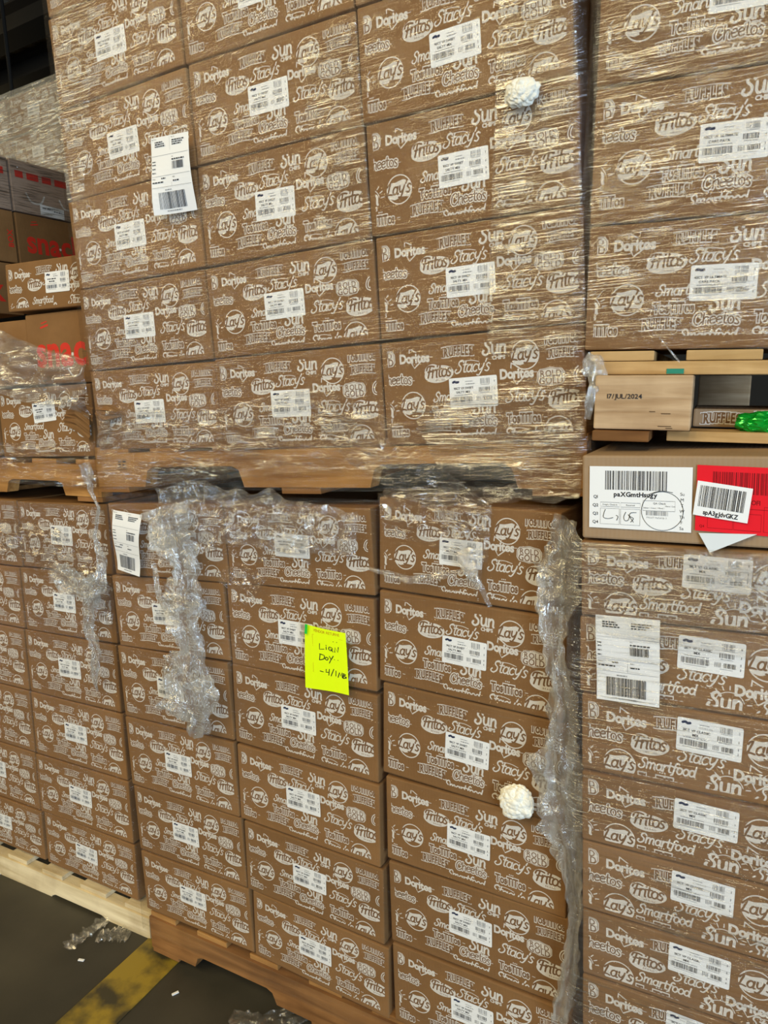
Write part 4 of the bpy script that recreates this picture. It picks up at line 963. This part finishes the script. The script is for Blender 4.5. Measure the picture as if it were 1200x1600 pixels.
# right edge of the lower centre stack
drape('loose_film_sheet', PL, [(868,800),(884,806),(900,822)], [(858,930),(868,935),(878,930)], .02, FILM_BUND, 'dark film flap at the upper right corner of the lower centre stack', .022, 14, seed=13, group=G_, nu=40, nv=60)
rope('film_bunch', PL, [(884,812,.012,.0),(880,860,.026,.0),(866,905,.028,.01),(862,940,.024,.02),(862,970,.012,.025),(868,1020,.015,.03),(876,1070,.020,.03),(884,1110,.026,.03),(880,1160,.030,.03),(874,1200,.036,.03),(874,1250,.034,.03),(882,1290,.024,.03),(890,1330,.013,.03),(896,1380,.010,.03),(902,1425,.008,.03),(896,1470,.010,.03),(890,1520,.014,.03),(884,1560,.014,.03),(872,1600,.010,.03)], FILM_BUND, 'long bunched film rope down the right edge of the lower centre stack', 8, 260, 34, .7, group=G_)
rope('film_bunch', PRU, [(916,556,.010,.01),(928,566,.014,.015),(934,585,.012,.02),(930,605,.008,.03),(922,630,.006,.03),(918,655,.004,.02)], FILM_BUND, 'film tail wound round the corner of the upper right pallet', 9, 50, 12, .6, group=G_)
rope('film_strand', PRU, [(1030,528,.0012,.012),(1045,545,.0015,.014),(1062,566,.0015,.012)], FILM_CRUMP, 'thin twisted film thread below the large carton on the upper right pallet', 10, 20, 6, group=G_)
drape('loose_film_sheet', PR, [(1070,858),(1130,866),(1210,866)], [(1100,920),(1140,950),(1210,960)], .018, FILM_CRUMP, 'sparkling crumpled film at the top right of the lower right stack', .010, 60, seed=14, group=G_, nu=70, nv=50)
# under the upper pallet, right end: dark bunched film
rope('film_bunch', PU, [(600,772,.010,.02),(700,778,.010,.02),(800,772,.012,.02),(860,768,.014,.02),(905,770,.008,.02)], FILM_DRAPE, 'bunched film under the right end of the orange upper pallet', 11, 90, 10, .8, group=G_)
rope('film_strand', PLL, [(130,725,.014,.02),(136,745,.016,.02),(140,765,.012,.02),(152,790,.004,.02),(156,800,.003,.02)], FILM_BUND, 'film knot at the right end of the far left upper pallet', 12, 40, 12, .7, group=G_)
# film tails on the floor
FILM_SCRAP = film_mat('thin_film_scrap', (40,40,40), 0.45, 0.12, 0.03, 1.0, 0.006, patch=20, base=.1)
def floor_film(pts, label, seed, rad):
    FP = Pose(0,0,0,(0,0,0)); C3 = [fl(a, b_) for a, b_ in pts]; ctr = resample(C3, 50); V = []; Fc = []; nr = 10; c = ctr[0].copy()
    for i, p in enumerate(ctr):
        tan = (ctr[min(i+1,50)]-ctr[max(i-1,0)]).normalized(); sx = Vector((-tan.y, tan.x, 0)); r = rad*(.4+.8*abs(noise.noise(Vector((i*.12, seed, 0))))+.3)
        for j in range(nr):
            a = 2*math.pi*j/nr; h = 1+.9*noise.noise(Vector((math.cos(a)*2, math.sin(a)*2, i*.25+seed)))
            q = p+sx*math.cos(a)*r*h+Vector((0,0,max(.003, .006+math.sin(a)*r*.22*h+.012*noise.noise(Vector((i*.2,seed,j)))))); V.append(q-c)
    for i in range(50):
        for j in range(nr):
            k = (j+1) % nr; Fc.append([i*nr+j, i*nr+k, (i+1)*nr+k, (i+1)*nr+j])
    mb = MB(); mb.add(V, Fc, FILM_SCRAP); tag(link('film_scrap', mb.mesh('film_scrap'), None, Matrix.Translation(c)), label, 'stretch film', 'film scraps on the floor')
floor_film([(176,1432),(150,1450),(125,1468),(104,1484)], 'film scrap on the floor reaching left from the pale pallet', 3, .022)
floor_film([(152,1465),(180,1462),(205,1460)], 'flat film scrap on the floor at the corner of the pale pallet', 6, .028)
floor_film([(362,1590),(400,1598),(450,1594),(500,1584),(540,1592)], 'film scrap on the floor in front of the brown pallet', 9, .025)
# white tape wads
def wad(px, py, r, label, seed):
    pose = PU if py < 700 else PL; u, v = pose.uv(px, py, .02)
    m = bpy.data.materials.get('white_fluffy_film')
    if not m:
        m, nt, b = new_mat('white_fluffy_film'); b.inputs['Base Color'].default_value = (.88,.86,.76,1); b.inputs['Roughness'].default_value = .4
        b.inputs['Subsurface Weight'].default_value = .3; b.inputs['Subsurface Radius'].default_value = (.02,.02,.02)
    tag(crumple_ball('film_wad', (u, -.02, v), r, m, .28, 1.7, 5, pose.M, seed), label, 'film wad', 'balled-up white film wads')
wad(815, 144, (.030,.016,.024), 'white balled-up film wad on the upper centre stack', 3)
wad(806, 1253, (.036,.018,.036), 'white balled-up film wad on the lower centre stack', 8)
# paper bits on the floor
for k, (px_, py_) in enumerate(((127,1501),(274,1553),(4,1362))):
    p = fl(px_, py_); mb = MB(); mb.box((0,0,.002), (.018 if k < 2 else .05,.007,.003), PAPER, .0008)
    tag(link('paper_scrap', mb.mesh('paper_scrap'), None, Matrix.Translation(p) @ Matrix.Rotation(k*.8+.3,4,'Z')), ['tiny white paper scrap on the floor left of the yellow stripe','tiny white paper scrap on the floor right of the yellow stripe','white paper scrap at the left edge of the floor'][k], 'paper')
